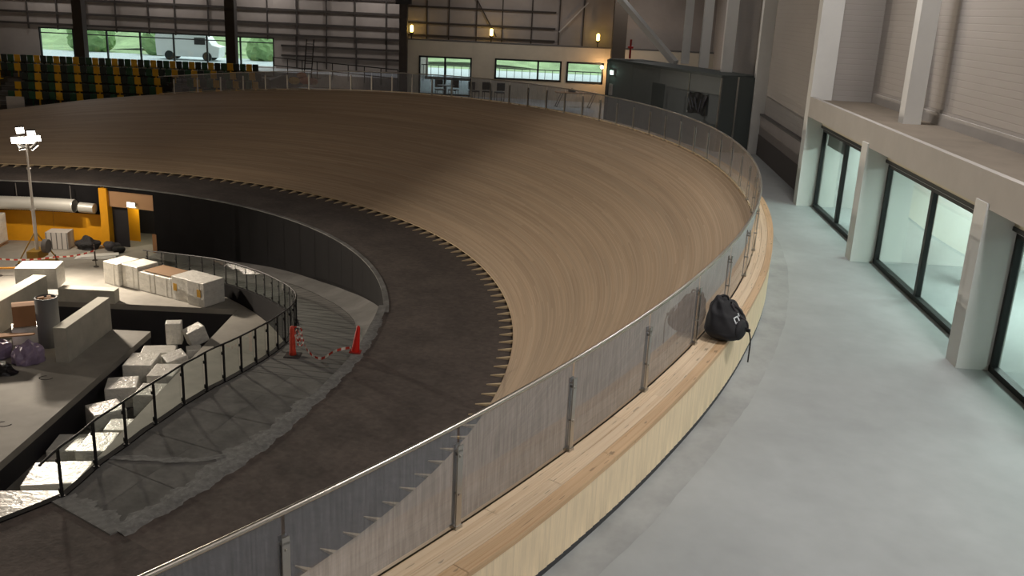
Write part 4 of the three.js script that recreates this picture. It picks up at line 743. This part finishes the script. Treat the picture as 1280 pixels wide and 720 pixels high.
// ------------------------------------------------------------------ backpack on the parapet
{
  const a = 26.5, p = at(a, lerp(topR(a), faceR(a), .75), topY(a) + .002), b = thing('backpack', 'black backpack with small white print slumped on the parapet', 'backpack', p, -a * RAD); b.scale.setScalar(1.12);
  // local x: outwards to the concourse, z: along towards the viewer
  const g = new THREE.SphereGeometry(1, 48, 32), q = g.attributes.position;
  for (let i = 0; i < q.count; i++) {
    let x = q.getX(i), y = q.getY(i), z = q.getZ(i); const e = v => Math.sign(v) * Math.pow(Math.abs(v), .66); x = e(x); y = e(y); z = e(z);
    const h = (y + 1) / 2, w = 1 - .5 * Math.max(0, h - .3); const n = .035 * Math.sin(x * 7 + y * 5) * Math.sin(z * 6) + .02 * Math.sin(y * 13 + z * 3);
    q.setXYZ(i, x * .2 * w * (1 + n) + .1 * (1 - h) * Math.max(0, x) - .04 * h, Math.max(0, h * .46 * (1 - .12 * x) * (1 + n)), z * .33 * w * (1 + n) - .04 * h);
  }
  g.computeVertexNormals();
  const cloth = std({ color: '#15151a', roughness: .75, bumpMap: wrapBump, bumpScale: .006 });
  mesh('body', g, cloth, b);
  mesh('front_pocket', new THREE.SphereGeometry(1, 24, 16).scale(.07, .12, .19).translate(.2, .14, .06), cloth, b);
  b.updateMatrixWorld(true); const body = b.children[0];
  const onBody = (y, ang, lift) => { const d = new THREE.Vector3(Math.cos(ang), 0, Math.sin(ang)), rc = new THREE.Raycaster(b.localToWorld(d.clone().multiplyScalar(1.5).setY(y)), d.clone().negate().transformDirection(b.matrixWorld)), h = rc.intersectObjects(b.children.slice(0, 2))[0]; return { p: b.worldToLocal(h.point.clone()).addScaledVector(d, lift), n: h.face.normal }; };
  for (const g0 of [-.55, .15]) mesh('shoulder_strap', new THREE.TubeGeometry(new THREE.CatmullRomCurve3([.42, .36, .28, .2, .1].map((y, k) => onBody(y, g0 - k * .12, .004).p)), 24, .02, 6), plain('#2a2228', .6), b);
  mesh('grab_loop', new THREE.TorusGeometry(.045, .011, 6, 14).rotateY(.4).translate(-.04, .45, -.04), cloth, b);
  mesh('tail_strap', merge([new THREE.TubeGeometry(new THREE.CatmullRomCurve3([[.24, .2, .06], [.3, .15, .06], [.335, .06, .06], [.34, -.24, .06]].map(v => new THREE.Vector3(...v))), 20, .009, 5), rbox(.05, .04, .03, .008, .3, .15, .06)]), plain('#0e0e11', .6), b);
  const lg = mesh('printed_mark', merge([box(.085, .014, .008, 0, .033, 0), box(.085, .014, .008, 0, -.033, 0), box(.016, .08, .008, -.036, 0, 0), box(.016, .08, .008, .036, 0, 0), box(.012, .04, .008, .066, .042, 0)]), plain('#dfe3e6', .5), b);
  { const h = onBody(.27, .62, .006); lg.position.copy(h.p); lg.quaternion.setFromUnitVectors(new THREE.Vector3(0, 0, 1), h.n.clone().normalize()); lg.rotateZ(.5); }
}
// ------------------------------------------------------------------ furniture seen through the glazed bays
{
  const chair = (t, o, turn, l) => {
    const c = thing('office_chair', l, 'chair', ft(t, o, 0), turn);
    mesh('seat', rbox(.46, .07, .46, .03, 0, .46, 0), M.greySteel, c); mesh('backrest', rbox(.42, .5, .05, .02, 0, .82, -.22), M.greySteel, c); mesh('stem', bar([0, .08, 0], [0, .45, 0], .025), M.darkSteel, c);
    mesh('base', merge([0, 1, 2, 3, 4].map(i => bar([0, .1, 0], [.28 * Math.cos(i * 1.257), .05, .28 * Math.sin(i * 1.257)], .018))), M.darkSteel, c);
  };
  chair(tz(-17.9), -1.6, .6, 'grey swivel chair behind the glass of the middle bay, near the mullion'); chair(tz(-16.2), -2.6, 2.2, 'grey swivel chair deeper in the room of the middle bay');
  const k = thing('room_desk', 'white desk against the back wall of the glazed room', 'desk', ft(tz(-18.2), -4.8, 0), -fturn); mesh('top', rbox(.8, .04, 2.2, .01, 0, .73, 0), M.white, k); for (const z of [-1.05, 1.05]) mesh('panel', box(.7, .72, .04, 0, .36, z), M.white, k);
  const r = thing('red_bin', 'reddish bin behind the glass of the far bay', 'bin', ft(tz(-22.3), -1.2, 0)); mesh('body', new THREE.LatheGeometry([[0, 0], [.2, 0], [.26, .6], [.24, .6], [.2, .05]].map(p => new THREE.Vector2(...p)), 20), plain('#a86a5c', .7), r); mesh('rim', new THREE.TorusGeometry(.25, .015, 6, 20).rotateX(Math.PI / 2).translate(0, .6, 0), plain('#8a4f44', .7), r);
}
shade(scene);
renderer.render(scene, camera);
